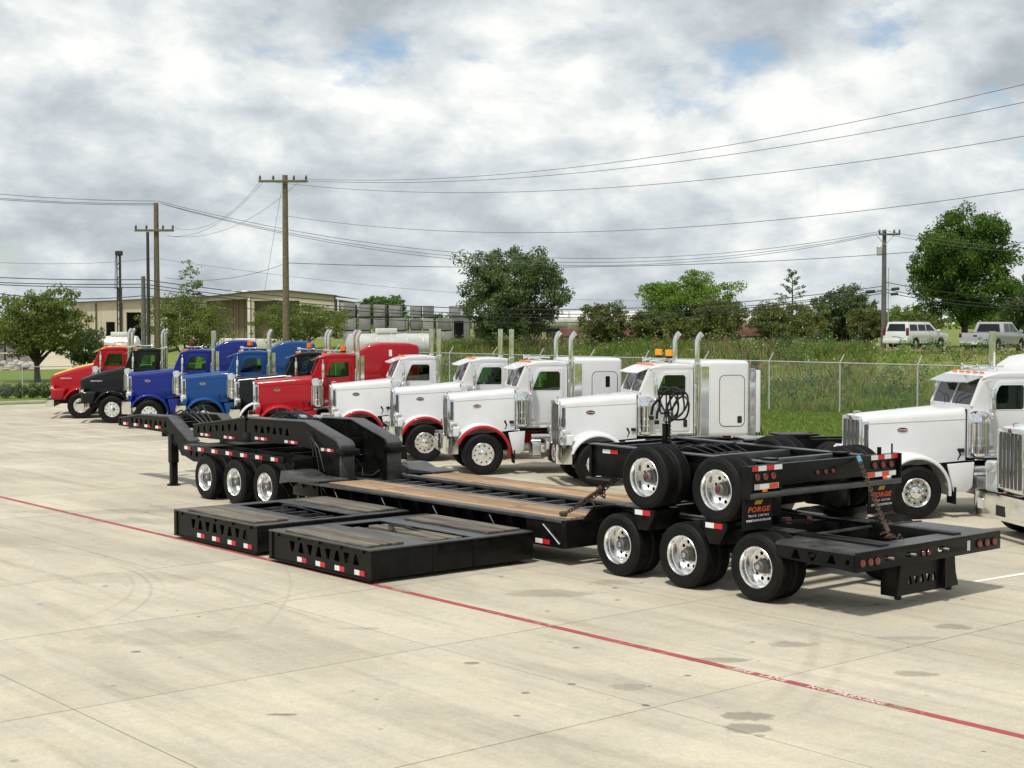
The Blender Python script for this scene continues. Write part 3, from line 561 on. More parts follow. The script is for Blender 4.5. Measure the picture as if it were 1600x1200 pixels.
# ------------------------------------------------------------------ lorry tractors (x rearward from the front axle, near side -y)
GROUP = 'semi trucks parked in an angled row'
def mirror_y(pts): return pts + [(x, -y) for x, y in reversed(pts)]
def truck(contact, label, P):
    rot = R(P.get('rot', -30)); base = Vector((contact[0], contact[1], 0)) + 1.2 * Vector((-math.sin(rot), math.cos(rot), 0))
    t = thing('semi_truck', label, 'truck', base, rot, GROUP)
    pm = M[P['paint']]; fm = M[P.get('fender', P['paint'])]; kw = P.get('kw', False); ch = M['chrome']; hf = P.get('hf', -1.28 if kw else -0.85); co = P.get('co', -0.42 if kw else 0.0)
    ra = 0.56; he = 0.95 + co; frame = M[P.get('frame', 'steel')]
    # hood
    secs = []
    for u in (0, 0.02, 0.06, 0.3, 0.6, 0.85, 1.0):
        x = hf + (he - hf) * u
        if kw: hw = 0.56 + 0.34 * u; zt = 1.80 + 0.50 * u + 0.05 * math.sin(math.pi * u); zb = 0.95
        else: hw = 0.50 + 0.27 * u; zt = 2.13 + 0.17 * u; zb = 0.98 + 0.2 * u
        if u == 0: hw -= 0.035; zt -= 0.05
        q = [(-hw, zb), (-hw, zt - 0.15), (-hw + 0.018, zt - 0.075), (-hw + 0.07, zt - 0.022), (-hw + 0.16, zt), (-hw * 0.3, zt + 0.018)]
        q = q + [(-a, b) for a, b in reversed(q)]; secs.append([(x, a, b) for a, b in q])
    hood = MB().loft(secs).build('hood', pm, t, ang=50)
    MB().box(he - 0.012, he + 0.014, -0.80, 0.80, 1.18, 2.27).build('cowl_seal', M['dark'], t)
    # engine bay / firewall
    MB().box(-0.55 + co, 0.98 + co, -0.46, 0.46, 0.62, 1.2).build('engine_block', M['dark'], t)
    for s in (-1, 1):
        sec = []; a0, a1 = (158, -6)
        for k in range(25):
            th = R(a0 + (a1 - a0) * k / 24); c, q = math.cos(th), math.sin(th)
            sec.append([(r * c, s * y, ra + r * q) for y, r in ((1.20, .695), (1.228, .70), (1.238, .725), (1.222, .755), (1.16, .785), (0.95, .805), (0.45, .82), (0.45, .785), (1.10, .76), (1.18, .735))])
        fb = MB().loft(sec)
        for q in range(24 * 10): fb.m[q] = 1 if 4 <= q % 10 <= 6 else 0      # painted band on the lip, body colour on top
        fb.build('fender', [fm, pm], t, ang=50)
        sk = MB(); sk.ext([(0.70, 1.14), (1.16 + co * .4, 1.18), (1.12 + co * .4, 0.66), (1.0 + co * .4, 0.56), (0.83, 0.56), (0.80, 0.72)], 'y', s * 1.15, s * 1.09); sk.build('skirt_panel', pm, t, 0.012)
        MB().ext([(-0.60, 1.30), (hf + 0.06, 1.30), (hf + 0.06, 0.82), (-0.72, 0.82)], 'y', s * 0.52, s * 1.12).build('fender_nose', fm if kw else pm, t, 0.09 if kw else 0.03, seg=3)
        # headlight
        h = MB(); h.box(hf - 0.02, hf + 0.20, s * 0.66, s * 1.00, 1.20, 1.44); hl = h.build('headlight', M['lens'] if not kw else pm, t, 0.06, seg=3)
        MB().ext(rrect(s * 0.83 - 0.13, s * 0.83 + 0.13, 1.235, 1.405, 0.05), 'x', hf - 0.030, hf - 0.019).build('lens', M['lens'], hl)
        MB().ext(rrect(hf + 0.02, hf + 0.15, 1.27, 1.38, 0.04), 'y', s * 1.0, s * 1.008).build('lens', M['lens'], hl)
        # badge
        bx = -0.08 if not kw else -0.65; bz = 1.84 if not kw else 1.72; by = 0.50 + 0.27 * (bx - hf) / (he - hf)
        if not kw:
            bd = MB(); bd.ext(circ(0, 0, 0.115, 20, 0.052), 'y', -0.006, 0.006, 0); bd.ext(circ(0, 0, 0.103, 20, 0.042), 'y', -0.009, -0.004, 1)
            b = link('badge', cached('badge', lambda: bd.mesh('badge', [ch, M['badge']])), t, (bx, s * (by + 0.006), bz)); b.rotation_euler = (0, 0, (math.pi if s > 0 else 0) - s * 0.0 + (0.14 if s < 0 else 0.14) * s)
            link('lettering', text_mesh('Peterbilt', 0.05, M['logo_white'], 0.2), b, (0, -0.0095, 0), (math.pi / 2, 0, 0))
        else:
            link('lettering', text_mesh('KENWORTH', 0.075, M['logo_white'], 0, 0.001, 1.15), t, (bx, s * 0.735, bz), (math.pi / 2, 0, math.pi if s > 0 else -0.19))
        if not kw:   # louvred bright strip on the hood's front corner
            st = MB().box(hf + 0.02, hf + 0.15, s * 0.512, s * 0.53, 1.12, 2.02).build('grille_side', ch, t, 0.01)
            MB().ext(rrect(hf + 0.045, hf + 0.125, 1.45, 1.96, 0.03), 'y', s * 0.531, s * 0.536).build('side_screen', M['grille'], st)
        if not kw:
            yq = lambda x: s * (0.50 + 0.27 * (x - hf) / (he - hf) + 0.003)
            MB().loft([[(x, yq(x), z), (x, yq(x) + s * 0.006, z + 0.004), (x, yq(x) + s * 0.006, z + 0.014), (x, yq(x), z + 0.018)] for x, z in ((hf + 0.16, 1.965), (he - 0.02, 2.06))]).build('hood_moulding', pm, t)
            MB().box(he - 0.16, he - 0.04, s * 0.775, s * 0.80, 1.36, 1.44).build('hood_latch', M['dark'], t, 0.008)
        # wheels
        wheel(t, 'steer', (0, s * 1.2, ra), 0 if s < 0 else math.pi)
        MB().ext(rrect(0.84, 0.87, 0.30, 0.66, 0.01), 'y', s * 0.82, s * 1.2).build('mud_flap', M['mudflap'], t)
    MB().cyl((0, -1, ra), (0, 1, ra), 0.07, n=10).build('front_axle', M['steel'], t)
    # grille, emblem
    gz1 = 2.06 if not kw else 1.74
    gr = MB().plate(rrect(-0.49, 0.49, 0.86, gz1 + 0.06, 0.11), [rrect(-0.43, 0.43, 0.98, gz1 - 0.03, 0.07)], 'x', hf - 0.03, hf + 0.03).build('grille', ch if not kw or P.get('chromegrille') else pm, t, 0.006)
    MB().ext(rrect(-0.43, 0.43, 0.98, gz1 - 0.03, 0.07), 'x', hf - 0.008, hf - 0.004).build('grille_screen', M['grille'], gr)
    nb = P.get('bars', 3)
    for k in range(nb):
        y = -0.43 + 0.86 * (k + 1) / (nb + 1); MB().box(hf - 0.027, hf - 0.006, y - 0.014, y + 0.014, 0.98, gz1 - 0.03).build('grille_bar', ch, gr)
    if not kw:
        em = MB(); em.ext(circ(0, 0, 0.075, 18, 0.055), 'x', 0, 0.02, 0); em.ext(circ(0, 0, 0.062, 18, 0.043), 'x', -0.006, 0.004, 1)
        link('emblem', cached('emblem', lambda: em.mesh('emblem', [ch, M['badge']])), t, (hf - 0.045, 0, gz1 + 0.012))
        orn = MB(); orn.tube([(hf + 0.04, 0, 2.15), (hf + 0.03, 0, 2.20), (hf + 0.12, 0, 2.215), (hf + 0.2, 0, 2.2)], [0.02, 0.02, 0.014, 0.006], 8); orn.build('hood_ornament', ch, t)
    bf = hf - 0.20; bp = mirror_y([(bf, 0.0), (bf, -0.98), (bf + 0.05, -1.14), (bf + 0.17, -1.21), (bf + 0.34, -1.22)])
    inner = [(x + 0.03, y * 0.975) for x, y in bp]
    bmp = MB(); z0, z1 = P.get('bz', (0.56, 1.06)) if not kw else (0.50, 0.82)
    outer = [(x, y) for x, y in bp if not (y == 0.0 and False)]
    bmp.loft([[(x, y, z0 + .02) for x, y in outer], [(x - 0.012, y, (z0 + z1) / 2) for x, y in outer], [(x, y, z1) for x, y in outer], [(x + 0.03, y * 0.98, z1 - .005) for x, y in outer], [(x + 0.03, y * 0.98, z0 + .025) for x, y in outer], [(x, y, z0 + .02) for x, y in outer]], caps=False, closed=False)
    bm_o = bmp.build('bumper', ch, t, ang=50)
    for s in (-1, 1):
        MB().ext(rrect(s * 0.78 - 0.11, s * 0.78 + 0.11, z0 + .16, z1 - .14, 0.03), 'x', bf - 0.016, bf + 0.005).build('fog_light', M['lens'], bm_o)
    MB().ext(rrect(-0.17, 0.17, z0 + .10, z1 - .20, 0.02), 'x', bf - 0.016, bf + 0.005).build('tow_opening', M['dark'], bm_o)
    # ---- cab
    side = [(0.98, 1.25), (2.36, 1.25), (2.36, 2.90), (2.30, 2.97), (1.34, 2.95), (1.25, 2.90), (1.0, 2.36), (0.98, 2.2)]
    hole = [(1.41, 2.27), (2.13, 2.27), (2.16, 2.30), (2.16, 2.73), (2.11, 2.785), (1.63, 2.785), (1.575, 2.75), (1.40, 2.33)]
    door = [(1.29, 1.42), (1.33, 1.36), (2.22, 1.36), (2.26, 1.40), (2.26, 2.84), (2.21, 2.89), (1.62, 2.89), (1.53, 2.85), (1.29, 2.31)]
    def grow(pts, k):
        cx = sum(p[0] for p in pts) / len(pts); cz = sum(p[1] for p in pts) / len(pts); return [(cx + (p[0] - cx) * (1 + k), cz + (p[1] - cz) * (1 + k * 1.4)) for p in pts]
    cm = MB()
    for s in (-1, 1): cm.plate(side, [hole], 'y', s * 0.98, s * 0.94, 0, 1)
    cm.box(0.955, 0.99, -0.94, 0.94, 1.25, 2.36)
    cab = cm.build('cab', [pm, M['dark']], t, loc=(co, 0, 0))
    for s in (-1, 1):
        d = MB().plate(door, [grow(hole, 0.03)], 'y', s * 0.983, s * 0.997).build('door', pm, cab, 0.006)
        MB().plate(grow(hole, 0.055), [grow(hole, 0.0)], 'y', s * 0.975, s * 1.002).build('window_frame', M['dark'] if P.get('blackframe') else pm, cab, 0.006)
        MB().ext(hole, 'y', s * 0.960, s * 0.955).build('side_window', M['glass'], cab)
        h = MB(); h.ext(rrect(2.10, 2.20, 1.46, 1.66, 0.03), 'y', s * 0.998, s * 1.006); h.ext(rrect(2.125, 2.175, 1.50, 1.62, 0.02), 'y', s * 1.006, s * 1.018); h.build('door_handle', M['dark'], cab, 0)
        for zq in (1.58, 2.12): MB().box(1.262, 1.30, s * 0.99, s * 1.012, zq, zq + 0.09).build('door_hinge', pm, cab, 0.006)
        MB().box(1.0, 2.36, s * 0.982, s * 0.994, 1.255, 1.30).build('sill_trim', ch, cab)
        MB().ext(circ(1.40, 1.47, 0.065, 16, 0.045), 'y', s * 0.998, s * 1.003).build('door_emblem', M['alu'], cab)
        MB().tube([(1.20, s * 1.0, 1.45), (1.20, s * 1.05, 1.5), (1.20, s * 1.05, 2.15), (1.20, s * 1.0, 2.2)], 0.014, 8).build('grab_handle', ch, cab)
        # air cleaner
        ac = MB(); pr = [(0.02, 1.26), (0.10, 1.27), (0.15, 1.30), (0.19, 1.36), (0.19, 1.50), (0.198, 1.505), (0.198, 1.53), (0.19, 1.535), (0.19, 1.66), (0.198, 1.665), (0.198, 1.69), (0.19, 1.695), (0.19, 1.98), (0.203, 1.985), (0.203, 2.17), (0.19, 2.20), (0.12, 2.25), (0.02, 2.26)]
        ac.lathe(pr, 28, ax='z'); a = link('air_cleaner', cached('ac', lambda: ac.mesh('air_cleaner', ch, ang=25)), cab, (1.10, s * 1.03, 0))
        br = MB()
        for k in range(8):
            aa = 2 * math.pi * k / 8 + 0.2; br.box(0.2 * math.cos(aa) - .008, 0.2 * math.cos(aa) + .008, 0.2 * math.sin(aa) - .008, 0.2 * math.sin(aa) + .008, 1.34, 2.0)
        link('guard_bars', cached('acbars', lambda: br.mesh('guard_bars', M['alu'])), cab, (1.10, s * 1.03, 0))
        # mirror
        mr = MB().box(1.24, 1.33, s * 1.16 if s < 0 else 1.16, s * 1.36, 2.26, 2.74).build('mirror', ch, cab, 0.03, seg=3)
        MB().tube([(1.30, s * 0.98, 2.86), (1.28, s * 1.26, 2.88), (1.28, s * 1.30, 2.80), (1.28, s * 1.30, 2.22), (1.28, s * 1.26, 2.14), (1.30, s * 0.98, 2.16)], 0.013, 8).build('mirror_arm', ch, cab)
        MB().ball((1.27, s * 1.27, 2.16), 0.05, 0.085, 0.085).build('spot_mirror', ch, cab)
        MB().tube([(0.62, s * 1.06, 1.22), (0.66, s * 1.10, 1.34), (0.60, s * 1.12, 1.46)], [0.012, 0.02, 0.03], 8).build('fender_mirror', M['dark'], cab)
        # exhaust
        ex = MB(); sx_, sy_ = 2.46, s * 1.0; kind = P.get('stack', 'curve')
        ex.cyl((sx_, sy_, 1.25), (sx_, sy_, 3.05), 0.088, n=16); ex.cyl((sx_, sy_, 3.05), (sx_, sy_, 3.12), 0.088, 0.068, 16)
        if kind == 'curve': path = [(sx_, sy_, 3.1), (sx_, sy_, 3.58)] + [(sx_ + 0.24 * (1 - math.cos(R(q))), sy_, 3.58 + 0.30 * math.sin(R(q))) for q in (15, 30, 45, 60)]; ex.tube(path, 0.068, 16)
        else: ex.tube([(sx_, sy_, 3.1), (sx_, sy_, P.get('stz', 3.92))], 0.078 if kind == 'straight' else 0.07, 16)
        if s == -1 or True:
            e = ex.build('exhaust_stack', ch, cab, ang=40)
            MB().tube([(sx_ - 0.06, sy_ * 1.06, 1.5), (sx_ - 0.09, sy_ * 1.10, 1.55), (sx_ - 0.09, sy_ * 1.10, 2.5), (sx_ - 0.06, sy_ * 1.06, 2.55)], 0.018, 8).build('grab_rail', ch, cab)
        # tool box, step, tank
        tb = MB().box(1.36, 2.30, s * 0.62, s * 1.16, 0.48, 0.86).build('tool_box', M['alu'], t, 0.02)
        MB().box(1.34, 2.32, s * 1.05, s * 1.19, 0.50, 0.52).build('step', ch, tb, 0)
        if not kw:
            MB().cyl((1.36, s * 0.90, 0.98), (2.30, s * 0.90, 0.98), 0.13, n=18).build('air_tank', ch, t)
        tk = MB(); tk.lathe([(0.02, 2.46), (0.28, 2.46), (0.305, 2.48), (0.305, 3.86), (0.28, 3.88), (0.02, 3.88)], 28, ax='x', org=(0, s * 0.85, 0.78)); fk = tk.build('fuel_tank', M['alu'], t)
        for xx in (2.75, 3.55): MB().lathe([(0.309, xx), (0.312, xx), (0.312, xx + .05), (0.309, xx + .05)], 28, ax='x', org=(0, s * 0.85, 0.78)).build('strap', ch, fk)
    roof = MB().ext([(1.20, 2.915), (1.27, 2.99), (1.55, 3.055), (2.05, 3.07), (2.37, 3.04), (2.37, 2.915)], 'y', -0.985, 0.985).build('roof', pm, cab, 0.06, seg=4, ang=50)
    MB().box(1.0, 1.36, -0.93, 0.93, 1.28, 2.30).build('dashboard', M['dark'], cab, 0.03)
    rw = MB()
    if P.get('sleeper'): rw.box(2.33, 2.36, -0.94, 0.94, 1.25, 2.93)
    else: rw.plate([(-0.94, 1.25), (0.94, 1.25), (0.94, 2.93), (-0.94, 2.93)], [rrect(-0.55, 0.55, 2.2, 2.72, 0.08)], 'x', 2.36, 2.33, 0, 1)
    rw.build('rear_wall', [M['dark'] if P.get('sleeper') else pm, M['dark']], cab)
    if not P.get('sleeper'): MB().ext(rrect(-0.55, 0.55, 2.2, 2.72, 0.08), 'x', 2.345, 2.349).build('rear_window', M['glass'], cab)
    MB().box(0.99, 2.34, -0.94, 0.94, 1.22, 1.28).build('floor', M['dark'], cab)
    for s in (-1, 1):
        st = MB(); st.box(1.62, 2.08, s * 0.45 - 0.24, s * 0.45 + 0.24, 1.5, 1.78); st.box(2.0, 2.16, s * 0.45 - 0.23, s * 0.45 + 0.23, 1.75, 2.5); st.build('seat', M['seat'], cab, 0.04)
    MB().tube([(1.50 + 0.10 * math.sin(a) * 0.6, -0.45 + 0.23 * math.cos(a), 2.12 + 0.20 * math.sin(a)) for a in [2 * math.pi * k / 16 for k in range(16)]], 0.016, 6, closed=True).build('steering_wheel', M['dark'], cab)
    fr = MB()
    for a, b, r in (((0.985, -0.93, 2.34), (1.235, -0.90, 2.93), 0.045), ((0.985, 0.93, 2.34), (1.235, 0.90, 2.93), 0.045), ((0.985, -0.93, 2.34), (0.985, 0.93, 2.34), 0.03), ((0.97, 0, 2.34), (1.22, 0, 2.93), 0.02)): fr.cyl(a, b, r, n=8)
    fr.build('windscreen_frame', pm, cab)
    for s in (-1, 1):
        g = MB(); q = [(0.985, s * 0.02, 2.37), (0.985, s * 0.91, 2.37), (1.225, s * 0.88, 2.92), (1.225, s * 0.02, 2.92)]; g.loft([q, [(x + 0.006, y, z) for x, y, z in q]]); gl = g.build('windscreen', M['screen'], cab)
        MB().tube([(0.96, s * 0.25, 2.33), (0.985, s * 0.32, 2.52), (1.01, s * 0.62, 2.62)], 0.008, 6).build('wiper', M['dark'], cab)
    vm = M[P.get('visor', 'chrome')]
    v = [(1.245, -0.93), (1.245, 0.93), (0.90, 0.88), (0.86, 0.0), (0.90, -0.88)]
    vz = {1.245: 2.965, 0.90: 2.83, 0.86: 2.825}; MB().loft([[(x, y, vz[x]) for x, y in v], [(x, y, vz[x] + 0.018) for x, y in v]]).build('sun_visor', vm, cab)
    lt = cached('marker', lambda: MB().loft([[(x, y * k, z) for y in (-1, 1)] + [] for x, z, k in ()] or [[(0, -.03, 0), (0, .03, 0), (0.11, .03, 0), (0.11, -.03, 0)], [(0.015, -.025, .05), (0.015, .025, .05), (0.10, .012, .03), (0.10, -.012, .03)]]).mesh('marker_light', M['lens_orange'], 0.006))
    for k in range(5): link('marker_light', lt, cab, (1.32, -0.62 + 0.31 * k, 3.025))
    if P.get('horns', True):
        hn = cached('horn', lambda: MB().lathe([(0.075, -0.30), (0.05, -0.27), (0.028, -0.18), (0.018, 0.0), (0.022, 0.25), (0.03, 0.30), (0.002, 0.32)], 16, ax='x').mesh('horn', ch, ang=50))
        for y in (-0.40, 0.30): link('horn', hn, cab, (1.68, y, 3.16))
        MB().cyl((1.72, -0.62, 3.11), (1.72, 0.62, 3.11), 0.016, n=8).build('horn_bar', ch, cab)
    for (x, y, z, mm) in P.get('beacons', ()):
        b = MB().lathe([(0.002, z), (0.085, z), (0.09, z + 0.06), (0.02, z + 0.06)], 16, m=0, ax='z', org=(x, y, 0)); b.lathe([(0.09, z + .06), (0.10, z + .07), (0.10, z + .21), (0.09, z + .22), (0.002, z + .22)], 16, m=1, ax='z', org=(x, y, 0)); b.build('beacon', [M['dark'], M[mm]], cab)
        MB().cyl((x, y, 3.02), (x, y, z), 0.02, n=8).build('beacon_post', M['alu'], cab)
    # ---- sleeper
    sl = P.get('sleeper'); x0 = 2.40 + co; xe = x0
    if sl:
        xe = x0 + P.get('slen', 1.5 if sl == 'flat' else 2.0)
        xs_ = x0 + (0.36 if sl == 'flat' else 0.28)
        if sl == 'flat': b = MB().box(x0 + 0.02, xe, -1.02, 1.02, 1.22, 3.14)
        else: b = MB().ext([(x0 + .02, 1.22), (xe, 1.22), (xe, 3.34), (xe - 0.35, 3.42), (x0 + 0.85, 3.43), (x0 + 0.45, 3.36), (x0 + 0.16, 3.18), (x0 + .02, 2.95)], 'y', -1.03, 1.03)
        so = b.build('sleeper', pm, t, 0.10, seg=5, ang=60)
        for s in (-1, 1):
            MB().box(x0 + 0.16, xs_, s * 1.022, s * 1.034, 1.24, 3.0).build('heat_panel', ch, so)
            if sl == 'flat':
                lx0, lx1 = xs_ + 0.28, xe - 0.13
                MB().plate(rrect(lx0, lx1, 1.46, 2.78, 0.14), [rrect(lx0 + .012, lx1 - .012, 1.472, 2.768, 0.13)], 'y', s * 1.02, s * 1.026).build('hatch_seal', M['dark'], so)
                MB().ext(rrect(lx0 + .02, lx1 - .02, 1.48, 2.76, 0.12), 'y', s * 1.018, s * 1.030).build('luggage_hatch', pm, so)
                MB().ext(rrect(lx1 - .20, lx1 - .08, 1.55, 1.73, 0.03), 'y', s * 1.03, s * 1.036).build('hatch_handle', M['dark'], so)
                MB().ext(rrect((lx0 + lx1) / 2 + .02, (lx0 + lx1) / 2 + .14, 2.35, 2.65, 0.02), 'y', s * 1.03, s * 1.035).build('vent_window', pm if P.get('fairing') else M['glass_dark'], so)
            else:
                MB().ext(rrect(x0 + 1.12, x0 + 1.22, 2.98, 3.2, 0.02), 'y', s * 1.03, s * 1.037).build('vent', M['logo_white'], so)
                MB().plate(rrect(x0 + .42, x0 + .95, 1.46, 2.42, 0.12), [rrect(x0 + .432, x0 + .938, 1.472, 2.408, 0.11)], 'y', s * 1.03, s * 1.035).build('hatch_seal', M['dark'], so)
            if P.get('fairing'):
                f = MB().box(xe + 0.01, xe + 0.16, s * 0.96, s * 1.02, 1.25, 2.95).build('side_extender', ch, so)
                for k in range(4): MB().box(xe + 0.03, xe + 0.13, s * 1.021, s * 1.03, 1.45 + .38 * k, 1.72 + .38 * k).build('louvre', M['alu'], so, 0.01)
                MB().box(xe + 0.17, xe + 0.30, s * 0.93, s * 1.0, 1.3, 2.9).build('extender_edge', pm, so, 0.02)
    # ---- chassis
    re_ = max(7.2, xe + 3.0)
    for s in (-1, 1): MB().box(-0.75, re_, s * 0.37, s * 0.45, 0.80, 1.06).build('frame_rail', frame, t)
    for k, x in enumerate((3.9, 4.6, 5.3, 6.6, re_ - 0.05)): MB().box(x, x + 0.08, -0.37, 0.37, 0.84, 1.02).build('cross_member', frame, t)
    ax1 = max(4.95, xe + 0.85); ax2 = ax1 + 1.35
    for x in (ax1, ax2):
        for s in (-1, 1): wheel(t, 'dual', (x, s * 1.2, 0.51), 0 if s < 0 else math.pi)
        MB().cyl((x, -0.9, 0.51), (x, 0.9, 0.51), 0.09, n=10).build('drive_axle', frame, t)
        MB().ball((x, 0, 0.52), 0.24, 0.2, 0.22).build('differential', frame, t)
    fw = MB(); fw.ext([(ax1 + 0.1, -0.45), (ax1 + 0.95, -0.45), (ax1 + 1.25, -0.25), (ax1 + 0.8, 0.0), (ax1 + 1.25, 0.25), (ax1 + 0.95, 0.45), (ax1 + 0.1, 0.45)], 'z', 1.13, 1.19); fw.build('fifth_wheel', M['steel'], t, 0.01)
    MB().box(ax1 + 0.3, ax1 + 0.9, -0.42, 0.42, 1.0, 1.14).build('fifth_wheel_mount', M['steel'], t)
    for s in (-1, 1): MB().box(re_ - 0.25, re_ - 0.23, s * 0.60, s * 1.2, 0.25, 1.0).build('mud_flap', M['mudflap'], t)
    # air and light hoses coiled behind the cab
    hx = xe + 0.15; h = MB()
    for k in range(3):
        h.tube([(hx + 0.03 * k, -0.2 + 0.2 * k, 2.0)] + [(hx + 0.12 + 0.10 * math.sin(q), -0.2 + 0.2 * k + 0.16 * math.cos(q), 1.75 + 0.22 * math.sin(q)) for q in [k + 2 * math.pi * j / 10 for j in range(14)]] + [(hx + 0.5, -0.2 + .2 * k, 1.15)], 0.02, 6)
    h.build('air_hoses', M['hose'], t)
    MB().box(xe + 0.05, xe + 0.9, -0.45, 0.45, 1.06, 1.10).build('deck_plate', M['alu'], t)
    return t
def con(px, py): g = gpx(px, py); return (g.x, g.y)
def cam_pt(px, d): g = W(px, d); return (g.x, g.y)
truck(cam_pt(128, 67.0), 'yellow hooded truck almost hidden behind the red truck at far left', dict(paint='yellow_paint', kw=True, stack='curve', stz=3.8))
truck(cam_pt(125, 64.0), 'red truck with sloping hood, last visible nose at far left of the row', dict(paint='red_paint', kw=True, stack='curve'))
truck(cam_pt(174, 61.0), 'black truck with sloping hood between the red and the dark blue trucks', dict(paint='green_black_paint', kw=True, stack='curve'))
truck(cam_pt(232, 57.8), 'dark blue sleeper truck next to the black sloping hood truck', dict(paint='navy_paint', sleeper='tall', stack='straight', visor='chrome', stz=3.8, slen=1.75, beacons=((1.6, -0.1, 3.12, 'lens_red'),)))
truck(cam_pt(319, 55.0), 'lighter blue sleeper truck with silver air cleaners beside the dark blue one', dict(paint='blue_paint', sleeper='tall', stack='curve', slen=1.75, co=-0.08, beacons=((1.75, -0.3, 3.2, 'lens_orange'),)))
truck(cam_pt(405, 52.6), 'black truck with bright fender trim mostly hidden behind the red sleeper truck', dict(paint='green_black_paint', fender='white_paint', stack='curve', beacons=((1.8, -0.2, 3.15, 'lens_orange'),)))
truck(cam_pt(437, 49.8), 'red sleeper truck with tall rounded sleeper and red fenders', dict(paint='red_paint', sleeper='tall', stack='curve', slen=2.15, co=0.15, beacons=((2.0, -0.6, 3.1, 'lens_orange'),)))
truck(cam_pt(562, 47.0), 'white day cab with red fenders and straight stacks beside the red sleeper truck', dict(paint='white_paint', fender='red_paint', stack='straight', frame='red_paint', visor='white_paint', horns=False, co=0.08))
truck(con(664, 722), 'white day cab with red fenders, middle one of three', dict(paint='white_paint', fender='red_paint', stack='straight', frame='red_paint', visor='white_paint', horns=False, co=0.17))
truck(con(755, 743), 'white sleeper truck with red fenders and red frame behind the wooden deck', dict(paint='white_paint', fender='red_paint', sleeper='flat', stack='curve', frame='red_paint', visor='white_paint', slen=1.5))
truck(con(936, 761.5), 'all white sleeper truck with two amber roof beacons behind the stacked axles', dict(paint='white_paint', sleeper='flat', stack='curve', visor='white_paint', slen=1.45, fairing=True, co=0.15, beacons=((1.85, -0.55, 3.20, 'beacon'), (1.85, 0.45, 3.20, 'beacon'))))
truck(con(1436, 813), 'large white truck facing left at right edge, behind the rear trailer deck', dict(paint='white_paint', sleeper='tall', stack='straight', visor='chrome', hf=-0.95, co=0.34, beacons=()))
c13 = W(0, 0); _r, _d = 9.22, 28.0; _c = Vector((_r * ca + _d * sa, -_r * sa + _d * ca, 0)); _ax = Vector((math.cos(R(-30)), math.sin(R(-30)), 0)); _n = Vector((0.5, 0.866, 0))
_o = _c + _ax * 1.05 - _n * 1.2
truck((_o.x, _o.y), 'white truck with red fenders cut off by the right edge, grille and chrome bumper facing', dict(paint='white_paint', fender='red_paint', stack='straight', bars=5, frame='red_paint', bz=(0.36, 0.86)))
# ------------------------------------------------------------------ heavy haul trailer (world axes: length along Y, width along X)
ST, DK = M['steel'], M['deck_steel_skylit']
def tri(cy, cz, h, up=True, w=0.07):
    s = 1 if up else -1; w *= 1.42; return [(cy - w, cz - s * h / 2), (cy + w, cz - s * h / 2), (cy + 0.035, cz + s * h / 2), (cy - 0.035, cz + s * h / 2)]
def tape(parent, pl, c, a0, a1, z0, z1, cols, d=0.004):
    m = MB(); n = len(cols); names = ['tape_white', 'tape_red', 'tape_org']
    for k, q in enumerate(cols):
        u0 = a0 + (a1 - a0) * k / n; u1 = a0 + (a1 - a0) * (k + 1) / n; m.ext([(u0, z0), (u1, z0), (u1, z1), (u0, z1)], pl, c - d, c, 'wro'.index(q))
    return m.build('reflector_tape', [M[q] for q in names], parent, world=True)
def lamp(parent, pl, c, u, z, r=0.05, mm='lens_red', sgn=-1):
    m = MB(); org = {'y': (u, c, z), 'x': (c, u, z)}[pl]
    m.lathe([(r * 1.22, 0.0), (r * 1.22, sgn * 0.012), (r * 1.05, sgn * 0.014)], 16, 1, org, pl); m.lathe([(r * 1.05, sgn * 0.008), (r * 0.9, sgn * 0.022), (0.001, sgn * 0.026)], 16, 0, org, pl)
    return m.build('lamp', [M[mm], M['rubber']], parent, world=True)
NX = -math.pi / 2; PX = math.pi / 2
XN, XF = 16.75, 20.30
def axle_set(parent, Y, z, xn=XN, xf=XF, red=False):
    wheel(parent, 'dual', Vector((xn, Y, z)) - parent.location, NX, red); wheel(parent, 'dual', Vector((xf, Y, z)) - parent.location, PX, red)
    MB().cyl((xn + 0.3, Y, z), (xf - 0.3, Y, z), 0.075, n=12).build('axle', ST, parent, world=True)
# --- jeep dolly
jp = thing('jeep_dolly', 'black three axle jeep dolly with raised tongue and landing leg, left end of trailer', 'trailer', (18.5, 30, 0))
for Y in (31.15, 29.80, 28.45): axle_set(jp, Y, 0.51, 16.78, 20.1)
for X0_, nm in ((16.80, 'side_rail'), (20.02, 'side_rail')):
    MB().box(X0_, X0_ + 0.07, 27.7, 32.25, 1.08, 1.21).build(nm, ST, jp, 0.008, world=True)
for k in range(7): Yk = 32.15 - 0.66 * k; tape(jp, 'x', 16.796, Yk, Yk - 0.30, 1.105, 1.185, 'wr')
for X0_ in (17.42, 19.36):
    holes = [tri(33.0 - 0.28 * k, 0.93, 0.16, k % 2 == 1, 0.055) for k in range(4)]
    MB().plate([(27.5, 0.80), (32.9, 0.72), (33.5, 0.86), (33.6, 1.20), (27.5, 1.20)], holes, 'x', X0_, X0_ + 0.12).build('frame_rail', ST, jp, world=True)
MB().box(16.87, 20.02, 31.3, 32.2, 1.19, 1.215).build('top_plate', DK, jp, world=True)
for Yk in (27.55, 28.9, 30.3, 31.6): MB().box(17.0, 20.0, Yk, Yk + 0.12, 1.0, 1.17).build('cross_member', ST, jp, 0.006, world=True)
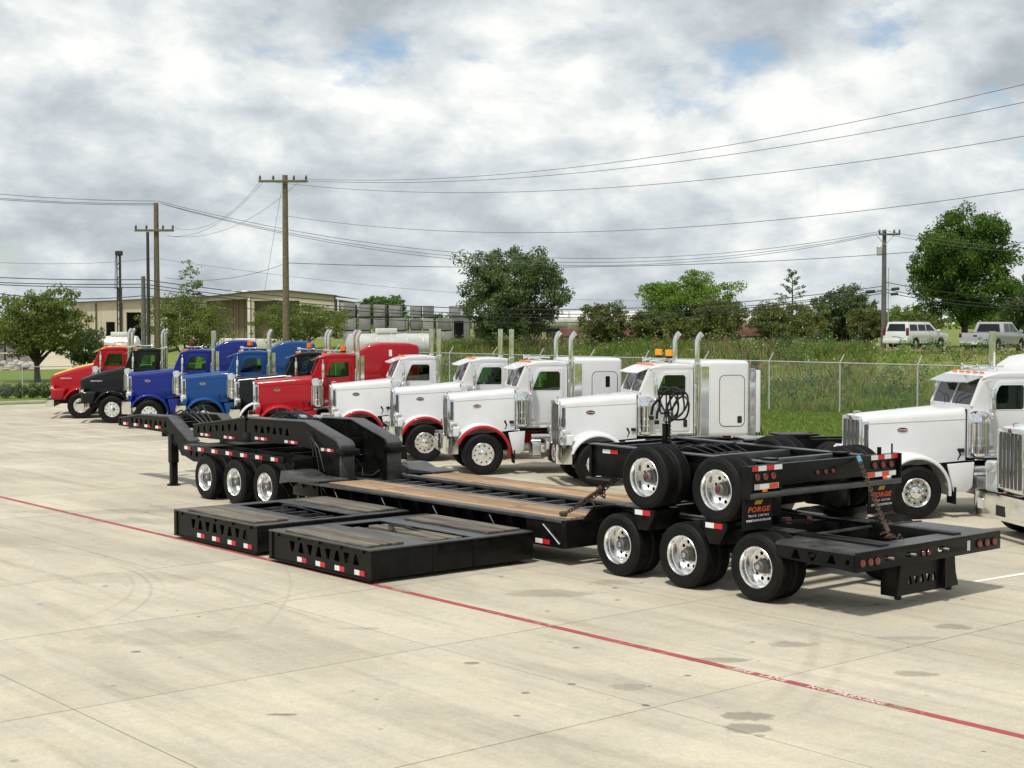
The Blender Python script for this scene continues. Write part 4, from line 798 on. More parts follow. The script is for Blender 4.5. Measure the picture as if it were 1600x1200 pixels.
# raised tongue: two girders with a knee
for X0_ in (17.55, 18.95):
    prof = [(37.25, 1.40), (37.25, 1.56), (36.05, 1.70), (34.45, 1.72), (33.35, 1.16), (33.35, 0.80), (33.75, 0.80), (34.0, 1.05), (34.62, 1.36)]
    hl = [tri(36.5 - 0.27 * k, 1.53, 0.15, k % 2 == 1, 0.05) for k in range(8)]
    tg = MB().plate(prof, hl, 'x', X0_, X0_ + 0.05).build('tongue_girder', ST, jp, world=True)
    MB().ext([(37.25, 1.56), (36.05, 1.70), (34.45, 1.72), (33.35, 1.16), (33.35, 1.19), (34.44, 1.75), (36.05, 1.73), (37.25, 1.59)], 'x', X0_ - 0.02, X0_ + 0.30).build('top_flange', DK, jp, 0.004, world=True)
    MB().ext([(37.25, 1.40), (34.62, 1.36), (34.0, 1.05), (34.0, 1.02), (34.63, 1.33), (37.25, 1.37)], 'x', X0_ - 0.02, X0_ + 0.30).build('bottom_flange', ST, jp, world=True)
    MB().box(X0_ + 0.24, X0_ + 0.28, 34.6, 37.2, 1.38, 1.56).build('inner_web', ST, jp, world=True)
    MB().box(X0_ - 0.02, X0_ + 0.30, 37.2, 37.28, 1.38, 1.58).build('end_plate', ST, jp, world=True)
for k in range(4): tape(jp, 'x', 17.545, 37.0 - 0.62 * k, 36.7 - 0.62 * k, 1.405, 1.475, 'wr')
for Yk in (34.5, 35.6, 36.9): MB().box(17.8, 19.0, Yk, Yk + 0.1, 1.42, 1.58).build('cross_member', ST, jp, world=True)
MB().cyl((18.38, 36.2, 1.1), (18.38, 36.2, 1.5), 0.12, n=14).build('kingpin_plate', ST, jp, world=True)
for X0_ in (17.62, 19.08):
    lg = MB(); lg.box(X0_ - 0.10, X0_ + 0.10, 34.22, 34.42, 0.58, 1.30); lg.box(X0_ - 0.08, X0_ + 0.08, 34.24, 34.40, 0.06, 0.58); lg = lg.build('landing_leg', ST, jp, 0.008, world=True)
    MB().lathe([(0.02, 0.065), (0.10, 0.06), (0.17, 0.03), (0.175, 0.012), (0.02, 0.012)], 18, ax='z', org=(X0_, 34.32, 0)).build('foot', ST, lg).location = -jp.location
h = MB()
for k in range(4): h.tube([(17.9 + .2 * k, 34.9, 1.75), (18.0 + .2 * k, 34.6, 1.88 + .03 * k), (18.1 + .15 * k, 34.2, 1.72), (18.2 + .1 * k, 33.8, 1.5), (18.3 + .1 * k, 33.4, 1.25)], 0.022, 6)
h.build('air_hoses', M['hose'], jp, world=True)
# --- lowboy: gooseneck, deck, rear axle section
lb = thing('lowboy_trailer', 'black lowboy trailer with gooseneck, wood planked deck and three rear axles', 'trailer', (18.5, 22, 0))
for X0_ in (17.55, 18.78):
    prof = [(26.62, 0.62), (26.60, 1.46), (26.72, 1.56), (28.0, 1.92), (30.45, 1.885), (30.45, 1.36), (28.3, 1.40), (27.62, 1.34), (27.48, 0.62)]
    hl = [tri(30.1 - 0.27 * k, 1.66, 0.16, k % 2 == 1, 0.06) for k in range(6)]
    MB().plate(prof, hl, 'x', X0_, X0_ + 0.04).build('gooseneck_girder', ST, lb, world=True)
    MB().plate(prof, [], 'x', X0_ + 0.28, X0_ + 0.32).build('gooseneck_web', ST, lb, world=True)
    MB().ext([(26.60, 1.40), (26.72, 1.56), (28.0, 1.92), (30.45, 1.885), (30.45, 1.91), (28.0, 1.95), (26.66, 1.59), (26.55, 1.50), (26.55, 1.40)], 'x', X0_ - 0.02, X0_ + 0.35).build('top_flange', DK, lb, 0.008, world=True)
    MB().box(X0_ - 0.01, X0_ + 0.34, 26.56, 26.62, 0.62, 1.30).build('nose_plate', DK, lb, 0.01, world=True)
    MB().box(X0_ - 0.05, X0_ + 0.39, 26.42, 26.70, 1.28, 1.42).build('lifting_lug', ST, lb, 0.02, world=True)
    prof = [(30.60, 1.35), (30.60, 1.885), (33.12, 1.60), (33.12, 1.34), (30.9, 1.345)]
    hl = [tri(32.85 - 0.30 * k, 1.50 + 0.025 * k, 0.15, k % 2 == 0, 0.055) for k in range(7)]
    MB().plate(prof, hl, 'x', X0_, X0_ + 0.04).build('neck_extension', ST, lb, world=True)
    MB().plate(prof, [], 'x', X0_ + 0.28, X0_ + 0.32).build('neck_web', ST, lb, world=True)
    MB().ext([(30.60, 1.885), (33.12, 1.60), (33.12, 1.625), (30.60, 1.915)], 'x', X0_ - 0.02, X0_ + 0.35).build('top_flange', DK, lb, world=True)
    MB().ext([(30.60, 1.345), (33.12, 1.335), (33.12, 1.31), (30.60, 1.32)], 'x', X0_ - 0.02, X0_ + 0.35).build('bottom_flange', ST, lb, world=True)
    MB().box(X0_ + 0.02, X0_ + 0.28, 30.44, 30.61, 1.38, 1.84).build('hinge_block', ST, lb, world=True)
    MB().box(X0_ - 0.02, X0_ + 0.02, 30.40, 30.66, 1.34, 1.56).build('hinge_pin_plate', ST, lb, 0.01, world=True)
for a, b in ((32.75, 32.28), (31.6, 31.1)): tape(lb, 'x', 17.546, a, b, 1.36, 1.42, 'wrwr')
for a, b in ((30.15, 29.6), (28.85, 28.3)): tape(lb, 'x', 17.546, a, b, 1.42, 1.48, 'wrwr')
tape(lb, 'x', 17.546, 27.35, 26.85, 1.34, 1.40, 'wrwr')
for Yk, z0, z1 in ((26.9, 0.65, 0.85), (27.5, 1.3, 1.55), (28.8, 1.5, 1.75), (30.9, 1.4, 1.65), (32.7, 1.37, 1.5)): MB().box(17.88, 18.8, Yk, Yk + 0.12, z0, z1).build('cross_member', ST, lb, 0.006, world=True)
for k, (x, y) in enumerate(((18.1, 28.5), (18.35, 28.35))): MB().lathe([(0.01, -0.14), (0.05, -0.13), (0.06, -0.10), (0.06, 0.10), (0.05, 0.13), (0.01, 0.14)], 16, ax='y', org=(18.05 + 0.22 * k, 28.9 - 0.3 * k, 1.97)).build('air_cylinder', M['alu'], lb, world=True)
for k in range(3): MB().cyl((17.95 + .25 * k, 29.6, 1.9), (17.95 + .25 * k, 29.9, 2.12), 0.03, n=8).build('valve_lever', ST, lb, world=True)
h = MB()
for k in range(4): h.tube([(17.98 + .18 * k, 30.2, 1.9), (18.0 + .15 * k, 29.7, 2.06), (17.98 + .1 * k, 29.1, 2.03), (18.05 + .1 * k, 28.6, 1.9)], 0.02, 6)
for k in range(3): h.tube([(17.53, 27.9 - .1 * k, 1.7 - .1 * k), (17.49, 27.75 - .12 * k, 1.72 - .1 * k), (17.49, 27.6 - .12 * k, 1.4), (17.5, 27.55 - .2 * k, 0.9)], 0.014, 6)
h.tube([(17.9, 26.5, 1.2), (18.05, 26.5, 1.0), (18.0, 26.45, 0.85), (18.3, 26.5, 0.82), (18.5, 26.5, 0.92)], 0.014, 6)
h.build('air_hoses', M['hose'], lb, world=True)
MB().box(17.4, 19.3, 26.5, 27.7, 0.40, 0.66).build('neck_base', ST, lb, 0.02, world=True)
# deck
DY0, DY1 = 18.6, 27.0
for xa, xb in ((XN, XN + 0.20), (17.93, 18.13), (19.12, 19.32), (XF - 0.20, XF)): MB().box(xa, xb, DY0, DY1, 0.72, 0.78).build('deck_rail', DK, lb, 0.008, world=True)
for xa in (16.98, 18.05, 19.18, XF - 0.27): MB().box(xa, xa + 0.04, DY0, DY1, 0.32, 0.72).build('deck_beam', ST, lb, world=True)
MB().box(XN + 0.02, XN + 0.25, DY0, DY1, 0.29, 0.325).build('bottom_flange', ST, lb, world=True)
MB().box(XF - 0.25, XF - 0.02, DY0, DY1, 0.29, 0.325).build('bottom_flange', ST, lb, world=True)
for k in range(15):
    Yk = DY0 + 0.3 + 0.56 * k; MB().ext([(XN + 0.03, 0.72), (17.0, 0.72), (17.0, 0.34), (XN + 0.10, 0.34)], 'y', Yk, Yk + 0.02).build('gusset', ST, lb, world=True)
    if k % 3 == 0: MB().cyl((XN + 0.03, Yk + 0.05, 0.68), (XN + 0.05, Yk - 0.22, 0.34), 0.008, n=6).build('winch_bar', M['alu'], lb, world=True)
for k in range(15): MB().box(18.13, 19.12, DY0 + 0.35 + 0.56 * k, DY0 + 0.43 + 0.56 * k, 0.60, 0.71).build('rung', DK, lb, world=True)
MB().box(XN, XF, DY0 - 0.06, DY0 + 0.06, 0.30, 0.775).build('rear_bulkhead', ST, lb, 0.006, world=True)
MB().box(XN + 0.02, XN + 0.04, DY0 + 0.06, DY0 + 1.0, 0.33, 0.71).build('end_panel', ST, lb, world=True)
MB().cyl((XN + 0.01, DY0 + 0.55, 0.66), (XN + 0.01, DY0 + 0.12, 0.36), 0.012, n=6).build('brace_bar', M['alu'], lb, world=True)
tape(lb, 'x', XN + 0.016, 19.35, 18.98, 0.325, 0.405, 'wr')
cuts = (18.72, 20.55, 22.6, 24.4, 26.15)
for xs0 in (16.965, 19.335):
    for k in range(4):
        for q in range(4):
            a, b = cuts[q], cuts[q + 1]; w = 0.237
            MB().box(0, w - 0.012, 0, b - a - 0.014, 0, 0.045).build('plank', M['plank'], lb, 0.004, loc=Vector((xs0 + k * w * 1.005, a + random.uniform(0, .01), 0.742 + random.uniform(-.004, .004))) - lb.location)
# front outrigger plates either side of the gooseneck
for xa, xb in ((16.55, 17.35), (19.75, 20.55)):
    xa, xb = (16.70, 17.45) if xa < 18 else (19.65, 20.40)
    m = MB(); m.ext([(26.15, 0.80), (26.15, 0.84), (27.0, 0.84), (27.35, 0.94), (27.62, 0.94), (27.70, 0.66), (27.3, 0.72)], 'x', xa, xb); m.build('fender_plate', DK, lb, 0.01, world=True)
    MB().box(xa + 0.10, xa + 0.14, 26.3, 27.3, 0.45, 0.795).build('outrigger', ST, lb, 0.01, world=True)
for k in range(6): MB().ext([(XN - 0.02, 0.70), (17.1, 0.70), (17.1, 0.35), (XN + 0.22, 0.35), (XN + 0.1, 0.55)], 'y', 27.7 - 0.42 * k, 27.74 - 0.42 * k).build('bracket', ST, lb, world=True)
# rear axle section
for Y in (17.32, 15.89, 14.40): axle_set(lb, Y, 0.51)
for X0_ in (17.50, 19.30): MB().ext([(18.6, 0.45), (18.6, 0.80), (17.9, 1.02), (12.75, 0.96), (12.75, 0.72), (17.6, 0.66)], 'x', X0_, X0_ + 0.22).build('frame_rail', ST, lb, 0.01, world=True)
for Yk in (17.9, 16.6, 15.1): MB().box(17.7, 19.3, Yk, Yk + 0.14, 0.74, 0.94).build('cross_member', ST, lb, world=True)
for Yk, zt in ((16.74, 1.15), (15.22, 1.10)):
    for xa, xb in ((XN + 0.02, XN + 0.62), (XF - 0.62, XF - 0.02)):
        m = MB(); m.ext([(Yk - 0.24, zt), (Yk + 0.24, zt), (Yk + 0.24, zt - 0.10), (Yk + 0.12, zt - 0.34), (Yk - 0.10, zt - 0.34), (Yk - 0.24, zt - 0.10)], 'x', xa, xb); m.build('fender_bracket', ST, lb, 0.012, world=True)
    tape(lb, 'x', XN + 0.016, Yk + 0.18, Yk - 0.16, zt - 0.10, zt - 0.02, 'wr')
MB().ext([(18.35, 0.80), (18.1, 1.05), (17.6, 1.13), (17.15, 1.12), (17.15, 1.09), (17.6, 1.10), (18.08, 1.02), (18.33, 0.78)], 'x', 16.95, 18.4).build('front_fender', ST, lb, world=True)
# rear deck with its open well
rd = [(16.75, 12.6), (20.30, 12.6), (20.30, 14.02), (19.9, 14.25), (17.15, 14.25), (16.75, 14.02)]
well = [(18.0, 13.02), (19.55, 13.02), (19.62, 14.2), (18.0, 14.2)]
MB().plate(rd, [well], 'z', 0.93, 0.90).build('rear_deck_plate', DK, lb, world=True)
def tri2(cy, up): return [(cy - .085, .735 if up else .86), (cy - .03, .865 if up else .735), (cy + .03, .865 if up else .735), (cy + .085, .735 if up else .86)]
MB().plate([(12.62, 0.66), (12.62, 0.897), (14.0, 0.897), (14.0, 0.76), (13.9, 0.72)], [tri2(13.65, True), tri2(13.35, False), tri2(13.02, True), circ(12.74, 0.79, 0.04, 10)], 'x', XN, XN + 0.025).build('rear_deck_side', ST, lb, world=True)
MB().plate([(12.62, 0.66), (12.62, 0.897), (14.0, 0.897), (14.0, 0.76)], [], 'x', XF - 0.025, XF).build('rear_deck_side', ST, lb, world=True)
holes = [circ(17.42, 0.80, 0.06, 12, .04), circ(17.95, 0.80, 0.09, 12, .045), circ(18.75, 0.80, 0.09, 12, .045)]
MB().plate([(XN, 0.66), (XF, 0.66), (XF, 0.935), (XN, 0.935)], holes, 'y', 12.575, 12.61).build('rear_beam', ST, lb, 0.003, world=True)
for x in (17.46, 17.99, 18.80): MB().cyl((x, 12.65, 0.80), (x + 0.06, 12.52, 0.79), 0.024, n=10).build('air_coupling', M['hub_grey'], lb, world=True)
for x in (16.86, 17.04, 17.20, 18.28, 18.42, 19.72, 19.92, 20.12): lamp(lb, 'y', 12.574, x, 0.785, 0.055 if not 18 < x < 19 else 0.04)
MB().ext(rrect(19.40, 19.48, 0.71, 0.86, .01), 'y', 12.574, 12.570).build('data_plate', M['alu'], lb, world=True)
bh = [tri2_ for tri2_ in ([(18.10 + .15 * k - .055, .34 if k % 2 == 0 else .45), (18.10 + .15 * k - .02, .46 if k % 2 == 0 else .34), (18.10 + .15 * k + .02, .46 if k % 2 == 0 else .34), (18.10 + .15 * k + .055, .34 if k % 2 == 0 else .45)] for k in range(5))]
MB().plate([(17.88, 0.655), (19.22, 0.655), (19.25, 0.40), (19.32, 0.20), (17.80, 0.20), (17.84, 0.40)], bh, 'y', 12.66, 12.70).build('bumper_plate', ST, lb, world=True)
MB().box(18.86, 18.90, 12.58, 12.66, 0.20, 0.655).build('bumper_rib', ST, lb, world=True)
for x in (17.84, 19.20): MB().box(x, x + 0.05, 12.70, 12.98, 0.18, 0.655).build('hitch_arm', ST, lb, 0.008, world=True)
for x in (17.9, 19.15): MB().cyl((x, 12.72, 0.14), (x, 12.72, 0.22), 0.05, n=10).build('hitch_foot', ST, lb, world=True)
for a, b in ((18.0, 14.35), (19.0, 14.35)): MB().box(a, a + 0.08, 13.05, 14.3, 0.45, 0.60).build('pull_beam', ST, lb, world=True)
MB().box(17.45, 17.75, 14.26, 17.9, 0.965, 0.985).build('walkway_plate', DK, lb, world=True)
MB().box(19.27, 19.55, 14.26, 17.9, 0.965, 0.985).build('walkway_plate', DK, lb, world=True)
# --- two axle booster stacked on top
bo = thing('axle_booster', 'black two axle booster riding on top of the rear trailer axles', 'trailer', (18.5, 16.3, 1.05))
for Y, z in ((16.72, 1.655), (15.19, 1.585)): axle_set(bo, Y, z, red=True)
for X0_ in (17.42, 19.50): MB().ext([(14.62, 1.72), (14.62, 1.985), (18.62, 2.03), (18.62, 1.50), (17.6, 1.50), (17.3, 1.66)], 'x', X0_, X0_ + 0.10).build('frame_rail', ST, bo, 0.006, world=True)
for X0_ in (17.36, 19.46): MB().ext([(14.62, 1.985), (18.66, 2.03), (18.66, 2.05), (14.62, 2.005)], 'x', X0_, X0_ + 0.19).build('top_flange', DK, bo, world=True)
for Yk in (18.3, 17.5, 16.0, 15.0): MB().box(17.52, 19.5, Yk, Yk + 0.12, 1.80, 2.0).build('cross_member', DK if Yk < 16.5 else ST, bo, 0.005, world=True)
MB().box(17.34, 17.40, 18.1, 18.7, 1.44, 1.47).build('foot_plate', DK, bo, world=True)
MB().box(17.38, 19.64, 18.60, 18.66, 1.48, 2.03).build('front_plate', ST, bo, world=True)
tape(bo, 'x', 17.41, 18.35, 17.98, 1.90, 1.965, 'wr')
MB().ext(rrect(17.72, 17.82, 1.55, 1.68, .01), 'x', 17.416, 17.412).build('data_plate', M['logo_white'], bo, world=True)
MB().box(XN, 20.45, 14.55, 14.64, 1.66, 1.985).build('rear_beam', ST, bo, 0.006, world=True)
MB().box(XN, 20.45, 14.48, 14.66, 1.50, 1.58).build('lower_beam', DK, bo, 0.012, world=True)
for x in (16.78, 17.5, 19.7, 20.38): MB().box(x, x + 0.05, 14.57, 14.63, 1.56, 1.68).build('beam_post', ST, bo, world=True)
MB().box(XN - 0.012, XN + 0.04, 14.50, 14.66, 1.50, 1.985).build('end_cap', ST, bo, world=True); MB().box(20.44, 20.47, 14.50, 14.66, 1.50, 1.985).build('end_cap', ST, bo, world=True)
tape(bo, 'y', 14.548, 16.80, 17.52, 1.905, 1.98, 'rwrw'); tape(bo, 'y', 14.548, 19.72, 20.42, 1.905, 1.98, 'wrwr')
tape(bo, 'y', 14.536, 17.0, 17.42, 1.635, 1.705, 'wo'); tape(bo, 'y', 14.536, 19.62, 20.36, 1.635, 1.705, 'owow')
MB().box(16.88, 17.44, 14.538, 14.56, 1.628, 1.712).build('tape_bracket', M['alu'], bo, world=True)
MB().box(19.60, 20.38, 14.545, 14.56, 1.628, 1.712).build('tape_bracket', M['alu'], bo, world=True)
for x in (16.95, 17.13, 17.31, 19.80, 20.02, 20.24): lamp(bo, 'y', 14.548, x, 1.815, 0.055)
for x in (18.35, 18.55, 18.73): lamp(bo, 'y', 14.548, x, 1.80, 0.035)
for x in (17.06, 20.02): MB().box(x, x + 0.10, 14.52, 14.55, 1.585, 1.63).build('marker_light', M['lens_orange'], bo, 0.008, world=True)
for x0, x1 in ((16.70, 17.36), (19.72, 20.38)):
    fl = MB().box(x0, x1, 14.60, 14.615, 1.03, 1.50).build('mud_flap', M['mudflap'], bo, world=True); cx = (x0 + x1) / 2 + .02
    def put(me, x, z): link('lettering', me, fl, Vector((x, 14.597, z)) - bo.location, (math.pi / 2, 0, 0)).scale = (1.42 if z > 1.3 else 1, 1, 1)
    put(text_mesh('FORGE', 0.105, M['logo_orange'], 0.22, 0.004, 1.08), cx, 1.325); put(text_mesh('TRUCK CENTERS', 0.043, M['logo_white'], 0, 0.0012, 1.5), cx, 1.235); put(text_mesh('FORGETRUCKCENTERS.COM', 0.042, M['logo_white'], 0.15, 0.0016, 1.0), cx, 1.165)
    MB().ext([(cx - .10, 1.405), (cx + .06, 1.405), (cx + .10, 1.465), (cx - .06, 1.465)], 'y', 14.5985, 14.5965).build('logo', M['logo_yellow'], fl, world=False).location = -bo.location
MB().cyl((20.0, 14.6, 1.98), (20.0, 14.6, 2.10), 0.035, n=8).build('valve', ST, bo, world=True); MB().cyl((20.34, 14.6, 1.98), (20.34, 14.6, 2.14), 0.015, n=8).build('pin', ST, bo, world=True)
# hose post
pz = MB(); pz.box(18.42, 18.52, 17.84, 17.94, 1.95, 2.38); pz.cyl((18.47, 17.89, 2.38), (18.47, 17.89, 3.0), 0.014, n=8); pz.build('hose_post', ST, bo, 0.006, world=True)
h = MB()
rq = random.Random(5)
for k in range(6):
    cy = 17.80 - 0.16 * (k % 3) + rq.uniform(-.05, .05); cz = 2.70 + rq.uniform(-.07, .07); ry = rq.uniform(0.14, 0.22); rz_ = rq.uniform(0.18, 0.26); ph = rq.uniform(0, 3); tw = rq.uniform(-.12, .12)
    h.tube([(18.44 - .022 * k + 0.05 * math.sin(2 * q + ph), cy + ry * math.cos(q) * (1 + .12 * math.sin(3 * q + ph)) + tw * math.sin(q), cz + rz_ * math.sin(q) * (1 + .10 * math.cos(2 * q + ph))) for q in [2 * math.pi * j / 22 for j in range(22)]], 0.017, 7, closed=True)
h.tube([(18.40, 18.0, 2.80), (18.38, 18.12, 2.68), (18.38, 18.16, 2.52)], 0.024, 7); h.tube([(18.40, 17.95, 2.72), (18.38, 18.02, 2.55), (18.38, 18.03, 2.45)], 0.024, 7)
h.tube([(18.46, 17.84, 2.6), (18.46, 17.80, 2.4), (18.46, 17.82, 2.1), (18.5, 17.6, 1.95)], 0.024, 7)
for y, z in ((18.16, 2.50), (18.03, 2.43)): h.box(18.35, 18.41, y - .03, y + .03, z - .07, z)
h.build('air_hose_coil', M['hose'], bo, world=True)
sp = MB(); L0 = (18.40, 17.80, 2.02); sp.tube([(18.44 + .03 * math.cos(q * 2.2), 17.78 + .03 * math.sin(q * 2.2), 2.0 + q * 0.020) for q in range(32)], 0.009, 5); sp.build('spring_lead', M['hose'], bo, world=True)
h = MB()
for k in range(5): h.tube([(17.7 + .3 * k, 17.4, 1.98), (17.8 + .28 * k, 17.1 - .1 * k, 2.10), (17.9 + .25 * k, 16.7, 2.06), (18.0 + .2 * k, 16.3, 1.95)], 0.012, 6)
h.build('brake_lines', M['hose'], bo, world=True)
for Y, z in ((16.72, 1.655), (15.19, 1.585)):
    for x in (17.5, 19.2): MB().box(x, x + 0.30, Y - 0.42, Y + 0.30, z - 0.42, z + 0.25).build('suspension', ST, bo, 0.04, world=True)
MB().box(17.55, 19.45, 15.6, 16.3, 1.16, 1.5).build('walking_beam', ST, bo, 0.03, world=True)
MB().lathe([(0.01, -0.35), (0.11, -0.33), (0.12, -0.28), (0.12, 0.28), (0.11, 0.33), (0.01, 0.35)], 16, ax='x', org=(18.6, 16.6, 1.85)).build('air_reservoir', ST, bo, world=True)
for x in (17.55, 19.3): MB().box(x, x + 0.2, 14.8, 15.0, 2.0, 2.04).build('latch', ST, bo, 0.01, world=True)
# --- chains
def chain(label, a, b, sag=0.06, link_l=0.085, r=0.0105):
    t = thing('chain', label, 'chain', a); m = MB(); a = Vector(a); b = Vector(b); L = (b - a).length; n = int(L / (link_l * 0.74)); d = (b - a).normalized(); u = d.orthogonal().normalized(); w = d.cross(u)
    for k in range(n + 1):
        f = (k + 0.5) / (n + 1); c = a.lerp(b, f) - Vector((0, 0, sag * 4 * f * (1 - f))); s = u if k % 2 else w
        m.tube([c + d * (link_l / 2 * math.cos(q)) * (1.0) + s * (0.030 * math.sin(q)) for q in [2 * math.pi * j / 10 for j in range(10)]], r, 5, closed=True)
    tag(m.build('links', M['rust'], t, world=True), kind='stuff')
    return t, a, b, d
t, a, b, d = chain('rusty chain and binder from wooden deck up to the stacked booster', (17.05, 18.95, 0.83), (17.65, 18.05, 1.58))
m = MB(); c = a.lerp(b, 0.42); m.cyl(c - d * 0.22, c + d * 0.22, 0.028, n=10); m.ball(c + d * 0.26, 0.06, 0.05, 0.07); m.ball(a, 0.06, 0.09, 0.05); m.tube([c, c + Vector((0.02, -0.12, -0.15)), c + Vector((0.03, -0.2, -0.36))], 0.016, 6)
for k in range(5): m.tube([c + d * (0.22 + .02 * k) + Vector((0.05 * math.cos(q + k), 0.05 * math.sin(q), -0.04 * k + 0.04 * math.sin(q + 2 * k))) for q in [2 * math.pi * j / 9 for j in range(9)]], 0.011, 5, closed=True)
m.build('binder', M['rust'], t, world=True)
t, a, b, d = chain('rusty chain hanging from booster rear beam down to the rear deck', (19.33, 14.50, 1.97), (18.16, 13.05, 0.98), 0.03)
m = MB(); m.cyl(a + d * -0.02, a + d * 0.14, 0.035, n=8); m.build('strap_end', mat('blue_strap', (0.10, 0.25, 0.36), 0.6, var=0.2, scale=20), t, world=True)
m = MB(); c = a.lerp(b, 0.86); m.cyl(c, c + d * 0.2, 0.035, n=10); m.tube([c, c + Vector((0.25, -0.12, 0.03)), c + Vector((0.55, -0.24, 0.04))], 0.014, 6)
for k in range(9): q0 = b + Vector((random.uniform(-.14, .14), random.uniform(-.1, .1), random.uniform(-.02, .05))); m.tube([q0 + Vector((0.045 * math.cos(q + k), 0.04 * math.sin(q), 0.02 * math.sin(q * 2 + k))) for q in [2 * math.pi * j / 9 for j in range(9)]], 0.011, 5, closed=True)
m.build('binder', M['rust'], t, world=True)
t = thing('load_binder', 'dark ratchet binder with red grips lying on the rear frame', 'tool', (18.15, 14.75, 0.99)); m = MB()
m.cyl((17.98, 14.85, 1.04), (18.30, 14.66, 1.04), 0.03, n=10); m.ball((18.32, 14.65, 1.05), 0.09, 0.05, 0.05); m.ball((17.95, 14.87, 1.05), 0.09, 0.06, 0.05); m.build('body', M['dark'], t, world=True)
MB().cyl((17.94, 14.88, 1.06), (18.05, 14.81, 1.06), 0.05, n=10).build('grip', M['lens_red'], t, world=True); MB().cyl((18.27, 14.68, 1.06), (18.33, 14.64, 1.06), 0.055, n=10).build('grip', M['lens_red'], t, world=True)
# --- deck inserts lying on the concrete
def insert(label, x0, x1, y0, y1, mid):
    t = thing('deck_insert', label, 'deck section', ((x0 + x1) / 2, (y0 + y1) / 2, 0), 0, 'deck inserts on the concrete'); z0, z1 = 0.07, 0.525
    hl = [tri(y1 - 0.72 - (y1 - y0 - 1.15) * k / 7, 0.34, 0.17, k % 2 == 1, 0.062) for k in range(8)]
    MB().plate([(y0, z0), (y1, z0), (y1, z1 - .001), (y0, z1 - .001)], hl, 'x', x0 + 0.03, x0 + 0.06).build('side_plate', ST, t, world=True)
    MB().plate([(x0, y0 - .01), (x1, y0 - .01), (x1, y1), (x0, y1)], [[(x0 + 1.26, y0 + .12), (x0 + 2.16, y0 + .12), (x0 + 2.16, y1 - .25), (x0 + 1.26, y1 - .25)]], 'z', z1, z1 + 0.025).build('top_frame', DK, t, 0.004, world=True)
    MB().box(x0, x0 + 0.08, y0, y1, z0 - 0.02, z0).build('bottom_flange', ST, t, world=True); MB().box(x0 + 0.005, x0 + 0.03, y1 - 0.10, y1 - .002, z0, z1 - .002).build('corner_post', ST, t, world=True)
    for y in (y0, y1 - 0.03): MB().box(x0 + 0.061, x1, y, y + 0.03, z0, z1 - 0.001).build('end_plate', ST, t, 0.004, world=True)
    MB().box(x1 - 0.05, x1 - 0.02, y0 + .031, y1 - .031, z0, z1 - .001).build('side_plate', ST, t, world=True)
    for x in (x0 + 1.28, x0 + 2.12): MB().box(x - 0.05, x + 0.05, y0 - 0.012, y0 + 0.0, z0, z1 - .002).build('end_rib', ST, t, world=True)
    for k in range(6): y = y0 + 0.4 + (y1 - y0 - 0.8) * k / 5; MB().box(x0 + 1.2, x0 + 2.2, y, y + 0.07, 0.36, 0.46).build('rung', DK, t, world=True)
    MB().box(x0 + .1, x1 - .1, y0 + .1, y1 - .1, 0.09, 0.11).build('floor_plate', ST, t, world=True)
    for xs0, w, n in ((x0 + 0.09, 0.24, 3), (x1 - 0.84, 0.24, 3)):
        for k in range(n):
            MB().box(0, w - 0.006, 0, y1 - y0 - 0.62 + random.uniform(-.05, .05), 0, 0.035).build('plank', M['old_plank'], t, 0.004, loc=Vector((xs0 + k * w, y0 + 0.20 + random.uniform(-.02, .02), z1 + 0.022 + random.uniform(0, .012))) - t.location)
    if mid:
        for k, (x, y, r) in enumerate(((x0 + 1.36, y0 + 0.3, 3), (x0 + 1.62, y0 + 0.35, -2), (x0 + 1.88, y0 + 0.3, 1))):
            o = MB().box(0, 0.2, 0, 2.15, 0, 0.06).build('plank', M['old_plank'], t, 0.006, loc=Vector((x, y, 0.475)) - t.location); o.rotation_euler = (0, 0, R(r))
    h = MB()
    for k in range(4): h.tube([(x0 + 1.5 + .05 * k, y0 + 1.6, 0.50), (x0 + 1.6 + .05 * k, y0 + 1.75 + .04 * k, 0.62), (x0 + 1.75 + .05 * k, y0 + 1.55 + .05 * k, 0.60), (x0 + 2.0, y0 + 1.3 + .06 * k, 0.52), (x0 + 2.1, y0 + 1.0, 0.47)], 0.014, 6)
    h.build('air_hoses', M['hose'], t, world=True)
    for k in range(4): yk = y1 - 1.02 - (y1 - y0 - 1.15) * k / 3.35; tape(t, 'x', x0 + 0.029, yk + 0.14, yk - 0.14, 0.105, 0.185, 'wr')
    for k in range(5): yk = y1 - 0.25 - (y1 - y0 - 0.5) * k / 4; MB().box(x0 + 0.005, x0 + 0.04, yk - .05, yk + .05, z1 - 0.06, z1 - 0.003).build('tie_hook', ST, t, world=True)
    for x in (x0 + 0.25, x1 - 0.45):
        for y in (y0 + 0.3, y1 - 0.5): MB().box(x, x + 0.12, y, y + 0.25, 0.001, 0.05).build('timber_block', M['old_plank'], t, world=True)
insert('black steel deck insert with worn timber planks, farther and left of the pair', 13.30, 16.62, 22.85, 25.92, False)
insert('nearer black steel deck insert with loose planks lying in its well', 13.22, 16.60, 19.22, 22.28, True)
